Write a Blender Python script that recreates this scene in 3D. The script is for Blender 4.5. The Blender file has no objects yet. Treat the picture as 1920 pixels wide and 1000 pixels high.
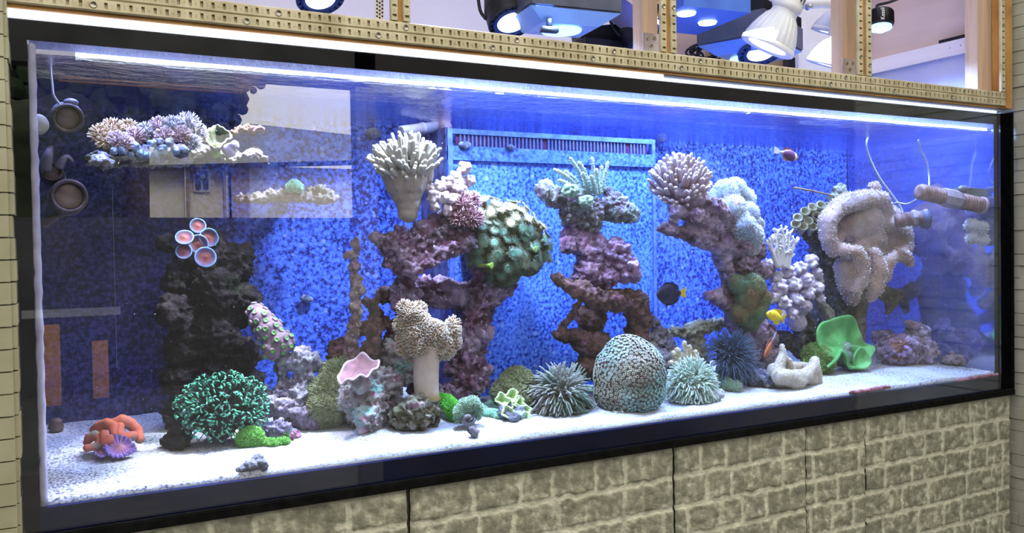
import bpy, bmesh, math, random
import numpy as np
from mathutils import Vector, Matrix, noise

# ------------------------------------------------------------------ camera, world, lights, exposure
scn = bpy.context.scene
COL = scn.collection
ZB = 0.85                                   # height of the tank's inner bottom edge above the floor
FPX = 1601.7
CR = Vector((0.88210, -0.47077, -0.016345))   # camera right
CD = Vector((-0.024434, -0.011075, -0.99964)) # camera down
CF = Vector((0.47042, 0.88219, -0.021273))    # camera forward
CAM = Vector((0.02614, -1.24502, 0.32374 + ZB))

cam_data = bpy.data.cameras.new('camera')
cam_data.sensor_width = 36.0
cam_data.lens = FPX / 1920 * 36.0
cam_data.clip_start = 0.02
cam = bpy.data.objects.new('camera', cam_data)
COL.objects.link(cam)
M = Matrix.Identity(4)
for i in range(3):
    M[i][0] = CR[i]; M[i][1] = -CD[i]; M[i][2] = -CF[i]; M[i][3] = CAM[i]
cam.matrix_world = M
scn.camera = cam

scn.view_settings.view_transform = 'Standard'
scn.view_settings.look = 'None'
scn.view_settings.exposure = 0.0
scn.view_settings.gamma = 1.0
scn.view_settings.use_curve_mapping = False
scn.cycles.max_bounces = 8
scn.cycles.diffuse_bounces = 3
scn.cycles.glossy_bounces = 4
scn.cycles.transparent_max_bounces = 16
scn.cycles.sample_clamp_indirect = 4.0

world = bpy.data.worlds.new('overcast_sky')
scn.world = world
world.use_nodes = True
bg = world.node_tree.nodes['Background']
bg.inputs[0].default_value = (1.0, 0.97, 0.86, 1)
bg.inputs[1].default_value = 2.7

def P(px, py, Y):
    """the point on plane y = Y seen at photo pixel (px, py)"""
    d = CF + CR * ((px - 960) / FPX) + CD * ((py - 500) / FPX)
    return CAM + d * ((Y - CAM.y) / d.y)
def mpp(p):
    return (p - CAM).dot(CF) / FPX
def sand_z(Y):
    return ZB + 0.008 + 0.055 * max(0.0, Y)
def S(px, py, lift=0.0):
    """the point of the sand bed seen at photo pixel (px, py)"""
    d = CF + CR * ((px - 960) / FPX) + CD * ((py - 500) / FPX)
    z = ZB + 0.015
    for _ in range(12):
        p = CAM + d * ((z - CAM.z) / d.z)
        z = sand_z(min(max(p.y, 0.012), 0.43)) + lift
    return p

sun = bpy.data.lights.new('hazy_sun', 'SUN'); sun.energy = 3.0; sun.angle = math.radians(25); sun.color = (1.0, .95, .85)
so_ = bpy.data.objects.new('hazy_sun', sun); COL.objects.link(so_); so_.rotation_euler = (math.radians(-52), 0, math.radians(12))
LIGHTS = []   # (name, location, aim, size, watts, colour) of the tank lamps
def lamp(name, loc, aim, size, watts, color, spread=None):
    L = bpy.data.lights.new(name, 'AREA')
    L.shape = 'DISK'; L.size = size; L.energy = watts; L.color = color
    if spread: L.spread = math.radians(spread)
    o = bpy.data.objects.new(name, L); COL.objects.link(o)
    o.location = loc
    o.rotation_euler = (Vector(aim) - Vector(loc)).to_track_quat('-Z', 'Y').to_euler()
    return o
COOL = (0.30, 0.49, 1.0)
WHITE = (0.55, 0.71, 1.0)
BLUE = (0.22, 0.38, 1.0)
LAMP_TABLE = [  # x, y, z above tank bottom, aim x, y, size, watts, colour, spread
    (0.10, 0.12, 0.86, 0.12, 0.10, 0.05, 2.2, (.32,.42,1.0), 60),
    (0.40, 0.20, 0.86, 0.21, 0.16, 0.06, 2.8, (.88,.90,1.0), 40),
    (0.62, 0.11, 0.78, 0.58, 0.09, 0.08, 8.0, WHITE, 105),
    (0.88, 0.16, 0.78, 0.86, 0.18, 0.09, 9.5, COOL, 120),
    (1.16, 0.16, 0.80, 1.12, 0.17, 0.08, 9.5, COOL, 130),
    (1.36, 0.12, 0.78, 1.38, 0.13, 0.07, 8.5, WHITE, 130),
    (1.58, 0.14, 0.80, 1.62, 0.14, 0.07, 8.5, WHITE, 130),
    (1.80, 0.16, 0.82, 1.82, 0.18, 0.07, 7.0, COOL, 140),
]
for (x, y, z, ax, ay, s, w, c, sp) in LAMP_TABLE:
    lamp('tank_lamp_light', (x, y, z + ZB), (ax, ay, ZB), s, w, c, sp)

for (x, w) in ((0.45, 0.7), (1.05, 1.2), (1.65, 2.0)):     # unseen fill lights, added to brighten the hood lilac
    lamp('hood_fill_light', (x, 0.20, ZB + 1.50), (x, 0.42, ZB + 0.6), 0.25, w, (0.52, 0.48, 1.0), 170)

# ------------------------------------------------------------------ helpers
class MB:
    """collects geometry for ONE mesh object"""
    def __init__(self):
        self.v = []; self.f = []; self.t = []; self.mi = []
    def add(self, vs, fs, t=None, mi=0):
        o = len(self.v)
        self.v += [tuple(a) for a in vs]
        self.f += [tuple(i + o for i in f) for f in fs]
        self.t += (list(t) if t is not None else [0.5] * len(vs))
        self.mi += [mi] * len(fs)
        return self
    def box(self, lo, hi, mi=0, t=0.5):
        x0, y0, z0 = lo; x1, y1, z1 = hi
        vs = [(x0,y0,z0),(x1,y0,z0),(x1,y1,z0),(x0,y1,z0),(x0,y0,z1),(x1,y0,z1),(x1,y1,z1),(x0,y1,z1)]
        fs = [(0,3,2,1),(4,5,6,7),(0,1,5,4),(1,2,6,5),(2,3,7,6),(3,0,4,7)]
        return self.add(vs, fs, [t]*8, mi)
    def obox(self, c, ax, ay, az, hx, hy, hz, mi=0):
        c = Vector(c); vs = []
        for sz in (-1, 1):
            for sx, sy in ((-1,-1),(1,-1),(1,1),(-1,1)):
                vs.append(c + ax*hx*sx + ay*hy*sy + az*hz*sz)
        fs = [(0,3,2,1),(4,5,6,7),(0,1,5,4),(1,2,6,5),(2,3,7,6),(3,0,4,7)]
        return self.add(vs, fs, None, mi)
    def tube(self, pts, rads, n=7, t0=0.0, t1=1.0, round_tip=True, cap0=True, mi=0):
        pts = [Vector(p) for p in pts]
        m = len(pts)
        if not hasattr(rads, '__len__'): rads = [rads] * m
        rads = list(rads)
        if round_tip:
            d = (pts[-1] - pts[-2]).normalized(); r = rads[-1]
            pts += [pts[-1] + d * r * 0.55, pts[-1] + d * r * 0.9]; rads += [r * 0.8, r * 0.42]
        m = len(pts)
        tang = [(pts[min(i+1, m-1)] - pts[max(i-1, 0)]).normalized() for i in range(m)]
        u = tang[0].orthogonal().normalized()
        vs = []; ts = []
        for i in range(m):
            u = (u - tang[i] * u.dot(tang[i]))
            u = u.normalized() if u.length > 1e-9 else tang[i].orthogonal().normalized()
            w = tang[i].cross(u)
            for k in range(n):
                a = 2 * math.pi * k / n
                vs.append(pts[i] + (u * math.cos(a) + w * math.sin(a)) * rads[i])
                ts.append(t0 + (t1 - t0) * i / (m - 1))
        fs = []
        for i in range(m - 1):
            for k in range(n):
                k2 = (k + 1) % n
                fs.append((i*n + k, i*n + k2, (i+1)*n + k2, (i+1)*n + k))
        fs.append(tuple((m-1)*n + k for k in range(n)))
        if cap0: fs.append(tuple(n - 1 - k for k in range(n)))
        return self.add(vs, fs, ts, mi)
    def lathe(self, c, axis, prof, n=24, mi=0, up=None):
        """prof: list of (distance along axis, radius)"""
        c = Vector(c); axis = Vector(axis).normalized()
        u = axis.orthogonal().normalized(); w = axis.cross(u)
        vs = []; ts = []
        for i, (h, r) in enumerate(prof):
            for k in range(n):
                a = 2 * math.pi * k / n
                vs.append(c + axis * h + (u * math.cos(a) + w * math.sin(a)) * max(r, 1e-5)); ts.append(i / max(1, len(prof) - 1))
        fs = []
        for i in range(len(prof) - 1):
            for k in range(n):
                k2 = (k + 1) % n
                fs.append((i*n + k, i*n + k2, (i+1)*n + k2, (i+1)*n + k))
        fs.append(tuple(n - 1 - k for k in range(n)))
        fs.append(tuple((len(prof)-1)*n + k for k in range(n)))
        return self.add(vs, fs, ts, mi)
    def sphere(self, c, r, s=(1,1,1), n=8, m=6, t=0.5, mi=0):
        c = Vector(c); vs = [c + Vector((0,0,r*s[2]))]
        for i in range(1, m):
            a = math.pi * i / m
            for k in range(n):
                b = 2 * math.pi * k / n
                vs.append(c + Vector((math.sin(a)*math.cos(b)*r*s[0], math.sin(a)*math.sin(b)*r*s[1], math.cos(a)*r*s[2])))
        vs.append(c - Vector((0,0,r*s[2])))
        fs = [(0, 1 + k, 1 + (k+1) % n) for k in range(n)]
        for i in range(m - 2):
            for k in range(n):
                k2 = (k+1) % n
                fs.append((1+i*n+k, 1+(i+1)*n+k, 1+(i+1)*n+k2, 1+i*n+k2))
        e = 1 + (m-2)*n
        fs += [(len(vs)-1, e + (k+1) % n, e + k) for k in range(n)]
        return self.add(vs, fs, [t]*len(vs), mi)
    def mesh(self, name='m'):
        me = bpy.data.meshes.new(name)
        me.from_pydata(self.v, [], self.f)
        if any(self.mi): me.polygons.foreach_set('material_index', self.mi)
        at = me.attributes.new('t', 'FLOAT', 'POINT'); at.data.foreach_set('value', self.t)
        me.update()
        return me

ORG = {}
def tag(o, label=None, cat=None, group=None, kind=None):
    if label: o['label'] = label
    if cat: o['category'] = cat
    if group: o['group'] = group
    if kind: o['kind'] = kind
    return o
def thing(name, loc, label, cat, group=None):
    o = bpy.data.objects.new(name, None); COL.objects.link(o)
    o.empty_display_size = 0.02
    o.location = loc; ORG[o.name] = Vector(loc)
    return tag(o, label, cat, group)
def shift_mesh(me, d):
    me.transform(Matrix.Translation(d))
def smooth(me, on=True):
    me.polygons.foreach_set('use_smooth', [on] * len(me.polygons))
def obj(name, src, mats, parent=None, label=None, cat=None, group=None, kind=None, sm=True):
    """one mesh object; src is built in world coordinates"""
    me = src.mesh(name) if isinstance(src, MB) else src
    me.name = name
    if not isinstance(mats, (list, tuple)): mats = [mats]
    me.materials.clear()
    for m in mats: me.materials.append(m)
    smooth(me, sm)
    o = bpy.data.objects.new(name, me); COL.objects.link(o)
    if parent is None:
        co = np.empty(len(me.vertices) * 3); me.vertices.foreach_get('co', co); co = co.reshape(-1, 3)
        lo, hi = co.min(0), co.max(0)
        org = Vector(((lo[0]+hi[0])/2, (lo[1]+hi[1])/2, lo[2]))
        shift_mesh(me, -org); o.location = org; ORG[o.name] = org
    else:
        org = ORG[parent.name]
        shift_mesh(me, -org); o.parent = parent; ORG[o.name] = org
    return tag(o, label, cat, group, kind)

# ---- solid unions: balls (px, py, Y, radius px[, sx, sy, sz]) fused into one skin, then roughened
def pb(px, py, Y, r, s=(1,1,1)):
    p = P(px, py, Y); return (p, r * mpp(p), s)
def chain(*pts, step=0.45):
    """(px,py,Y,r) stations -> balls between them"""
    out = []
    for a, b in zip(pts[:-1], pts[1:]):
        A, B = pb(*a), pb(*b)
        n = max(1, int((A[0]-B[0]).length / (step * max(.002, min(A[1], B[1])))))
        for i in range(n):
            k = i / n
            out.append((A[0].lerp(B[0], k), A[1] + (B[1]-A[1])*k, (1,1,1)))
    out.append(pb(*pts[-1][:4]))
    return out
def balls(*lst):
    return [pb(*b) for b in lst]
def union(items, vox):
    items = list(items); extra = []
    for a in range(1, len(items)):                            # bridge gaps so that one thing is one piece
        p, r, _ = items[a]; k = min(range(a), key=lambda q: (items[q][0] - p).length - items[q][1])
        q, rq, _ = items[k]; gap = (q - p).length
        if gap > .72 * (r + rq):
            n = max(2, int(gap / (.5 * min(r, rq))))
            extra += [(p.lerp(q, i / n), .62 * min(r, rq), (1,1,1)) for i in range(1, n)]
    items += extra
    bm = bmesh.new()
    for p, r, s in items:
        g = bmesh.ops.create_icosphere(bm, subdivisions=2, radius=1.0)
        R = Matrix.Rotation(-0.49, 3, 'Z')
        for v in g['verts']:
            q = R @ Vector((v.co.x*r*s[0], v.co.y*r*s[1], v.co.z*r*s[2])); v.co = q + p
    me = bpy.data.meshes.new('u'); bm.to_mesh(me); bm.free()
    o = bpy.data.objects.new('u', me); COL.objects.link(o)
    md = o.modifiers.new('r', 'REMESH'); md.mode = 'VOXEL'; md.voxel_size = vox; md.adaptivity = 0
    sm_ = o.modifiers.new('s', 'SMOOTH'); sm_.iterations = 2; sm_.factor = 0.5
    dg = bpy.context.evaluated_depsgraph_get()
    out = bpy.data.meshes.new_from_object(o.evaluated_get(dg))
    bpy.data.objects.remove(o); bpy.data.meshes.remove(me)
    return out
def vn(me):
    n = len(me.vertices)
    co = np.empty(n*3); me.vertices.foreach_get('co', co)
    no = np.empty(n*3); me.vertex_normals.foreach_get('vector', no)
    return co.reshape(-1,3), no.reshape(-1,3)
def set_co(me, co):
    me.vertices.foreach_set('co', co.ravel()); me.update()
def set_t(me, t):
    a = me.attributes.get('t') or me.attributes.new('t', 'FLOAT', 'POINT')
    a.data.foreach_set('value', np.asarray(t, dtype=np.float32))
def roughen(me, big=0.01, bs=18, fine=0.004, fs=70, pits=0.0, ps=55, lumps=0.0, ls=60, seed=0):
    co, no = vn(me); off = Vector((seed*3.7, seed*1.3, seed*2.1))
    d = np.zeros(len(co))
    for i in range(len(co)):
        p = Vector(co[i]) + off
        v = 0.0
        if big: v += big * noise.noise(p * bs)
        if fine: v += fine * noise.fractal(p * fs, 0.7, 2.1, 4)
        if pits:
            q = noise.voronoi(p * ps)[0][0]; v -= pits * max(0.0, 0.45 - q) * 2
        if lumps:
            q = noise.voronoi(p * ls)[0][0]; v += lumps * (max(0.0, 1 - (q / 0.7) ** 2) ** 0.5)
        d[i] = v
    set_co(me, co + no * d[:, None])
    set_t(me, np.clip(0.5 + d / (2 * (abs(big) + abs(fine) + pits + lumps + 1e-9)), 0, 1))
    return me
def rock(items, vox=0.0032, seed=0, **k):
    kw = dict(big=0.010, bs=22, fine=0.0055, fs=60, pits=0.006, ps=48); kw.update(k)
    kw['fine'] *= 1.35; kw['fs'] = 88
    return roughen(union(items, vox * .78), seed=seed, **kw)
def surface_points(me, n, seed=0, cond=None):
    rnd = np.random.RandomState(seed)
    me.calc_loop_triangles()
    nt = len(me.loop_triangles)
    tri = np.empty(nt*3, dtype=np.int64); me.loop_triangles.foreach_get('vertices', tri); tri = tri.reshape(-1,3)
    co, no = vn(me)
    a, b, c = co[tri[:,0]], co[tri[:,1]], co[tri[:,2]]
    N = np.cross(b-a, c-a); A = np.linalg.norm(N, axis=1)
    if cond is not None:
        ctr = (a+b+c)/3; A = A * cond(ctr, N / np.maximum(A, 1e-12)[:,None])
    if A.sum() <= 0: return np.zeros((0,3)), np.zeros((0,3))
    idx = rnd.choice(nt, n, p=A/A.sum())
    r1 = np.sqrt(rnd.rand(n)); r2 = rnd.rand(n)
    p = a[idx]*(1-r1)[:,None] + b[idx]*(r1*(1-r2))[:,None] + c[idx]*(r1*r2)[:,None]
    m = no[tri[idx,0]]
    m = m / np.maximum(np.linalg.norm(m, axis=1), 1e-9)[:,None]
    return p, m
def front_only(ctr, N):
    """faces turned to the room side of the tank (the only side the place can be seen from) or upward"""
    v = np.array(CAM)[None,:] - ctr; v /= np.linalg.norm(v, axis=1)[:,None]
    return ((N * v).sum(1) > -0.35).astype(float)
def fuzz(me, n, length, r, seed=0, jit=0.5, sides=4, up=0.0, cond=front_only, bend=0.0, tip=1.0, mb=None):
    """n short polyps standing on a surface, as one mesh"""
    rnd = random.Random(seed); mb = mb or MB()
    p, m = surface_points(me, n, seed, cond)
    for a, b in zip(p, m):
        d = Vector(b) + Vector((rnd.uniform(-jit,jit), rnd.uniform(-jit,jit), rnd.uniform(-jit,jit) + up)); d.normalize()
        L = length * rnd.uniform(0.6, 1.25); a = Vector(a) - Vector(b) * r * 0.5
        if bend:
            e = Vector((rnd.uniform(-1,1), rnd.uniform(-1,1), rnd.uniform(-0.6,1))) * bend * L
            mb.tube([a, a + d*L*0.5 + e*0.3, a + d*L + e], [r, r*0.85, r*tip*0.8], n=sides, cap0=False)
        else:
            mb.tube([a, a + d*L], [r, r*tip*0.8], n=sides, cap0=False)
    return mb
def catmull(pts, n):
    """closed Catmull-Rom through pts"""
    out = []; m = len(pts)
    for i in range(n):
        t = i / n * m; k = int(t); f = t - k
        p0, p1, p2, p3 = pts[(k-1) % m], pts[k % m], pts[(k+1) % m], pts[(k+2) % m]
        out.append(0.5 * ((2*p1) + (p2-p0)*f + (2*p0 - 5*p1 + 4*p2 - p3)*f*f + (3*p1 - p0 - 3*p2 + p3)*f*f*f))
    return out
def spline(pts, n):
    pts = [Vector(p) for p in pts]
    out = []; m = len(pts) - 1
    for i in range(n + 1):
        t = min(i / n * m, m - 1e-6); k = int(t); f = t - k
        p0, p1, p2, p3 = pts[max(k-1,0)], pts[k], pts[k+1], pts[min(k+2,m)]
        out.append(0.5 * ((2*p1) + (p2-p0)*f + (2*p0 - 5*p1 + 4*p2 - p3)*f*f + (3*p1 - p0 - 3*p2 + p3)*f*f*f))
    return out
def sheet(rim, center, thick, bulge=0.0, nr=14, nt=120, ripple=0.0, rip_n=14, seed=0):
    """a living sheet: a skin from a centre point to a free wavy rim, with real thickness"""
    R = catmull([Vector(r) for r in rim], nt); c = Vector(center)
    nrm = Vector((0,0,0))
    for i in range(nt): nrm += (R[i]-c).cross(R[(i+1) % nt]-c)
    nrm.normalize()
    if nrm.dot(CAM - c) < 0: nrm = -nrm
    vs = [c]; ts = [0.0]
    for j in range(1, nr+1):
        k = j / nr
        for i in range(nt):
            q = c.lerp(R[i], k) - nrm * bulge * math.sin(k * math.pi) 
            a = 2*math.pi*i/nt
            q = q + nrm * ripple * k**2 * math.sin(rip_n*a + seed) 
            q = q + nrm * 0.003 * noise.noise(q * 40)
            vs.append(q); ts.append(k)
    fs = [(0, 1+i, 1+(i+1) % nt) for i in range(nt)]
    for j in range(nr-1):
        for i in range(nt):
            i2 = (i+1) % nt
            fs.append((1+j*nt+i, 1+(j+1)*nt+i, 1+(j+1)*nt+i2, 1+j*nt+i2))
    mb = MB().add(vs, fs, ts); me = mb.mesh('s')
    o = bpy.data.objects.new('s', me); COL.objects.link(o)
    so = o.modifiers.new('s', 'SOLIDIFY'); so.thickness = thick; so.offset = 0
    sb = o.modifiers.new('b', 'SUBSURF'); sb.levels = 1; sb.render_levels = 1
    dg = bpy.context.evaluated_depsgraph_get()
    out = bpy.data.meshes.new_from_object(o.evaluated_get(dg)); bpy.data.objects.remove(o)
    return out

# ------------------------------------------------------------------ materials
def new_mat(name):
    m = bpy.data.materials.new(name); m.use_nodes = True
    nt = m.node_tree; b = nt.nodes['Principled BSDF']
    return m, nt, nt.nodes, nt.links, b
def ramp(nd, stops):
    r = nd.new('ShaderNodeValToRGB'); e = r.color_ramp.elements
    while len(e) < len(stops): e.new(0.5)
    for i, (p, c) in enumerate(stops):
        e[i].position = p; e[i].color = (*c, 1)
    return r
def coords(nd, lk, scale=None):
    tc = nd.new('ShaderNodeTexCoord')
    return tc.outputs['Object']
def nmat(name, cols, scale=40, rough=0.75, bump=0.0, bscale=150, bdist=0.002, metal=0.0, spec=0.25, spots=None, detail=5, lo=0.32, hi=0.68, sheen=0):
    """noise-coloured surface; spots = (colour, scale, threshold) for round patches"""
    m, nt, nd, lk, b = new_mat(name)
    co = coords(nd, lk)
    n = nd.new('ShaderNodeTexNoise'); n.inputs['Scale'].default_value = scale; n.inputs['Detail'].default_value = detail
    lk.new(co, n.inputs['Vector'])
    k = len(cols)
    r = ramp(nd, [(lo + (hi-lo) * i / max(1, k-1), c) for i, c in enumerate(cols)])
    lk.new(n.outputs['Fac'], r.inputs[0])
    out = r.outputs[0]
    for sp in (spots or []):
        v = nd.new('ShaderNodeTexNoise'); v.inputs['Scale'].default_value = sp[1]; v.inputs['Detail'].default_value = 4; lk.new(co, v.inputs['Vector'])
        rr = ramp(nd, [(sp[2], (0,0,0)), (min(1, sp[2]+0.06), (1,1,1))]); lk.new(v.outputs['Fac'], rr.inputs[0])
        mx = nd.new('ShaderNodeMix'); mx.data_type = 'RGBA'
        lk.new(rr.outputs[0], mx.inputs[0]); lk.new(out, mx.inputs[6]); mx.inputs[7].default_value = (*sp[0], 1)
        out = mx.outputs[2]
    lk.new(out, b.inputs['Base Color'])
    b.inputs['Roughness'].default_value = rough; b.inputs['Metallic'].default_value = metal
    b.inputs['Specular IOR Level'].default_value = spec
    if sheen: b.inputs['Sheen Weight'].default_value = sheen
    if bump:
        n2 = nd.new('ShaderNodeTexNoise'); n2.inputs['Scale'].default_value = bscale; n2.inputs['Detail'].default_value = 4; lk.new(co, n2.inputs['Vector'])
        bp = nd.new('ShaderNodeBump'); bp.inputs['Strength'].default_value = bump; bp.inputs['Distance'].default_value = bdist
        lk.new(n2.outputs['Fac'], bp.inputs['Height']); lk.new(bp.outputs[0], b.inputs['Normal'])
    return m
def tmat(name, stops, rough=0.7, var=0.25, scale=60, spec=0.25, bump=0.0, bscale=200, tint=None):
    """colour runs along the body (attribute t: root to tip), with a mottled variation; tint = (colour, noise scale) blends a second hue in patches"""
    m, nt, nd, lk, b = new_mat(name)
    co = coords(nd, lk)
    a = nd.new('ShaderNodeAttribute'); a.attribute_name = 't'
    r = ramp(nd, stops); lk.new(a.outputs['Fac'], r.inputs[0])
    n = nd.new('ShaderNodeTexNoise'); n.inputs['Scale'].default_value = scale; lk.new(co, n.inputs['Vector'])
    mp = nd.new('ShaderNodeMapRange'); mp.inputs[1].default_value = 0.3; mp.inputs[2].default_value = 0.7
    mp.inputs[3].default_value = 1 - var; mp.inputs[4].default_value = 1 + var; lk.new(n.outputs['Fac'], mp.inputs[0])
    src = r.outputs[0]
    if tint:
        n3 = nd.new('ShaderNodeTexNoise'); n3.inputs['Scale'].default_value = tint[1]; lk.new(co, n3.inputs['Vector'])
        r3 = ramp(nd, [(0.42, (0,0,0)), (0.58, (1,1,1))]); lk.new(n3.outputs['Fac'], r3.inputs[0])
        mx = nd.new('ShaderNodeMix'); mx.data_type = 'RGBA'; lk.new(r3.outputs[0], mx.inputs[0]); lk.new(src, mx.inputs[6]); mx.inputs[7].default_value = (*tint[0], 1)
        src = mx.outputs[2]
    vm = nd.new('ShaderNodeVectorMath'); vm.operation = 'MULTIPLY'
    lk.new(src, vm.inputs[0]); lk.new(mp.outputs[0], vm.inputs[1])
    lk.new(vm.outputs[0], b.inputs['Base Color'])
    b.inputs['Roughness'].default_value = rough; b.inputs['Specular IOR Level'].default_value = spec
    if bump:
        n2 = nd.new('ShaderNodeTexNoise'); n2.inputs['Scale'].default_value = bscale; lk.new(co, n2.inputs['Vector'])
        bp = nd.new('ShaderNodeBump'); bp.inputs['Strength'].default_value = bump; bp.inputs['Distance'].default_value = 0.002
        lk.new(n2.outputs['Fac'], bp.inputs['Height']); lk.new(bp.outputs[0], b.inputs['Normal'])
    return m
def translucent(m, fac):
    nt = m.node_tree; nd, lk = nt.nodes, nt.links; b = nd['Principled BSDF']
    tl = nd.new('ShaderNodeBsdfTranslucent'); mx = nd.new('ShaderNodeMixShader'); mx.inputs[0].default_value = fac
    lk.new(b.inputs['Base Color'].links[0].from_socket, tl.inputs[0])
    lk.new(b.outputs[0], mx.inputs[1]); lk.new(tl.outputs[0], mx.inputs[2]); lk.new(mx.outputs[0], nd['Material Output'].inputs[0])
    return m
def flat(name, c, rough=0.5, metal=0.0, spec=0.4, emit=0.0, ecol=None):
    m, nt, nd, lk, b = new_mat(name)
    b.inputs['Base Color'].default_value = (*c, 1); b.inputs['Roughness'].default_value = rough
    b.inputs['Metallic'].default_value = metal; b.inputs['Specular IOR Level'].default_value = spec
    if emit:
        b.inputs['Emission Color'].default_value = (*(ecol or c), 1); b.inputs['Emission Strength'].default_value = emit
    return m

M_BLACK = nmat('black_plastic', [(.006,.006,.009), (.012,.012,.016)], 30, 0.45, spec=.25)
M_FRAME = nmat('black_backing', [(.002,.002,.003), (.004,.004,.006)], 30, 0.9, spec=.0)
M_BLACKMATTE = nmat('black_rubber', [(.004,.004,.004), (.009,.009,.009)], 60, 0.9, spec=.05)
M_NAVY = nmat('black_silicone_band', [(.003,.005,.022), (.006,.010,.045)], 6, 0.6, spec=.02)
M_BRASS = nmat('aged_brass', [(.40,.34,.21), (.56,.49,.33), (.64,.57,.41)], 25, 0.45, bump=0.15, bscale=300, bdist=0.0008, metal=0.15, spec=0.4)
M_SLOT = flat('slot_shadow_steel', (.012,.009,.006), 0.7)
M_DIGIT = nmat('embossed_brass', [(.38,.32,.20), (.48,.41,.27)], 40, 0.5, metal=0.4)
M_SCREW = nmat('screw_steel', [(.22,.20,.16), (.42,.39,.32)], 200, 0.35, metal=0.8)
M_CHROME = nmat('galvanised_steel', [(.55,.56,.60), (.72,.73,.78)], 60, 0.3, metal=0.7)
M_WHITEP = nmat('white_painted_metal', [(.74,.74,.78), (.84,.84,.88)], 20, 0.35)
M_GREYMETAL = nmat('grey_lamp_metal', [(.07,.08,.11), (.12,.13,.17)], 15, 0.4, metal=0.3)
M_GLOW = flat('white_led', (.9,.94,1.0), 0.5, emit=3.2, ecol=(.84,.91,1.0))
M_GLOWC = flat('cool_led', (.6,.75,1.0), 0.5, emit=4.0, ecol=(.55,.76,1.0))
M_GLOWB = flat('blue_led', (.1,.3,1.0), 0.5, emit=5.0, ecol=(.16,.42,1.0))
M_ORANGEWOOD = nmat('varnished_wood', [(.36,.17,.05), (.50,.26,.08), (.58,.32,.11)], 14, 0.5)

def wood(name, cols, stretch=(3, 3, 40), scale=1.0):
    m, nt, nd, lk, b = new_mat(name)
    co = coords(nd, lk); mp = nd.new('ShaderNodeMapping'); mp.inputs['Scale'].default_value = stretch; lk.new(co, mp.inputs['Vector'])
    n = nd.new('ShaderNodeTexNoise'); n.inputs['Scale'].default_value = scale; n.inputs['Detail'].default_value = 6; n.inputs['Distortion'].default_value = 0.6; lk.new(mp.outputs[0], n.inputs['Vector'])
    r = ramp(nd, [(0.3, cols[0]), (0.5, cols[1]), (0.7, cols[2])]); lk.new(n.outputs['Fac'], r.inputs[0])
    lk.new(r.outputs[0], b.inputs['Base Color']); b.inputs['Roughness'].default_value = 0.6
    return m
M_POST = wood('pale_pine', [(.52,.36,.26), (.62,.45,.34), (.68,.52,.40)], (60, 60, 4))
M_PLY = wood('plywood', [(.50,.36,.32), (.58,.44,.40), (.64,.50,.46)], (6, 3, 14))
M_BEAM = wood('whitewashed_board', [(.70,.62,.66), (.78,.70,.74), (.82,.76,.80)], (8, 2, 20))

def glass_mat():
    m, nt, nd, lk, b = new_mat('clear_glass'); nd.remove(b)
    out = nd['Material Output']
    lw = nd.new('ShaderNodeLayerWeight'); lw.inputs[0].default_value = 0.5
    r = ramp(nd, [(0.0, (.14,)*3), (0.3, (.13,)*3), (0.62, (.13,)*3), (1.0, (1,)*3)]); lk.new(lw.outputs['Facing'], r.inputs[0])
    tr = nd.new('ShaderNodeBsdfTransparent'); tr.inputs[0].default_value = (.97, .985, 1, 1)
    gl = nd.new('ShaderNodeBsdfGlossy'); gl.inputs['Roughness'].default_value = 0.0
    mx = nd.new('ShaderNodeMixShader'); lk.new(r.outputs[0], mx.inputs[0]); lk.new(tr.outputs[0], mx.inputs[1]); lk.new(gl.outputs[0], mx.inputs[2])
    lk.new(mx.outputs[0], out.inputs[0]); return m
M_GLASS = glass_mat()
def water_mat():
    m, nt, nd, lk, b = new_mat('water_surface'); nd.remove(b)
    out = nd['Material Output']; co = coords(nd, lk)
    mp = nd.new('ShaderNodeMapping'); mp.inputs['Scale'].default_value = (34, 50, 1); lk.new(co, mp.inputs['Vector'])
    n = nd.new('ShaderNodeTexNoise'); n.inputs['Scale'].default_value = 1.0; n.inputs['Detail'].default_value = 5; n.inputs['Roughness'].default_value = .6; lk.new(mp.outputs[0], n.inputs['Vector'])
    bp = nd.new('ShaderNodeBump'); bp.inputs['Strength'].default_value = 0.9; bp.inputs['Distance'].default_value = 0.0065; lk.new(n.outputs['Fac'], bp.inputs['Height'])
    lw = nd.new('ShaderNodeLayerWeight'); lw.inputs[0].default_value = 0.5; lk.new(bp.outputs[0], lw.inputs['Normal'])
    r = ramp(nd, [(0.0, (.03,)*3), (0.50, (.06,)*3), (0.70, (.95,)*3), (1.0, (1,)*3)]); lk.new(lw.outputs['Facing'], r.inputs[0])
    tr = nd.new('ShaderNodeBsdfTransparent'); gl = nd.new('ShaderNodeBsdfGlossy'); gl.inputs['Roughness'].default_value = 0.03
    gl.inputs[0].default_value = (.86,.9,1,1)
    lk.new(bp.outputs[0], gl.inputs['Normal'])
    mx = nd.new('ShaderNodeMixShader'); lk.new(r.outputs[0], mx.inputs[0]); lk.new(tr.outputs[0], mx.inputs[1]); lk.new(gl.outputs[0], mx.inputs[2])
    lk.new(mx.outputs[0], out.inputs[0]); return m
M_WATER = water_mat()
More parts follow.
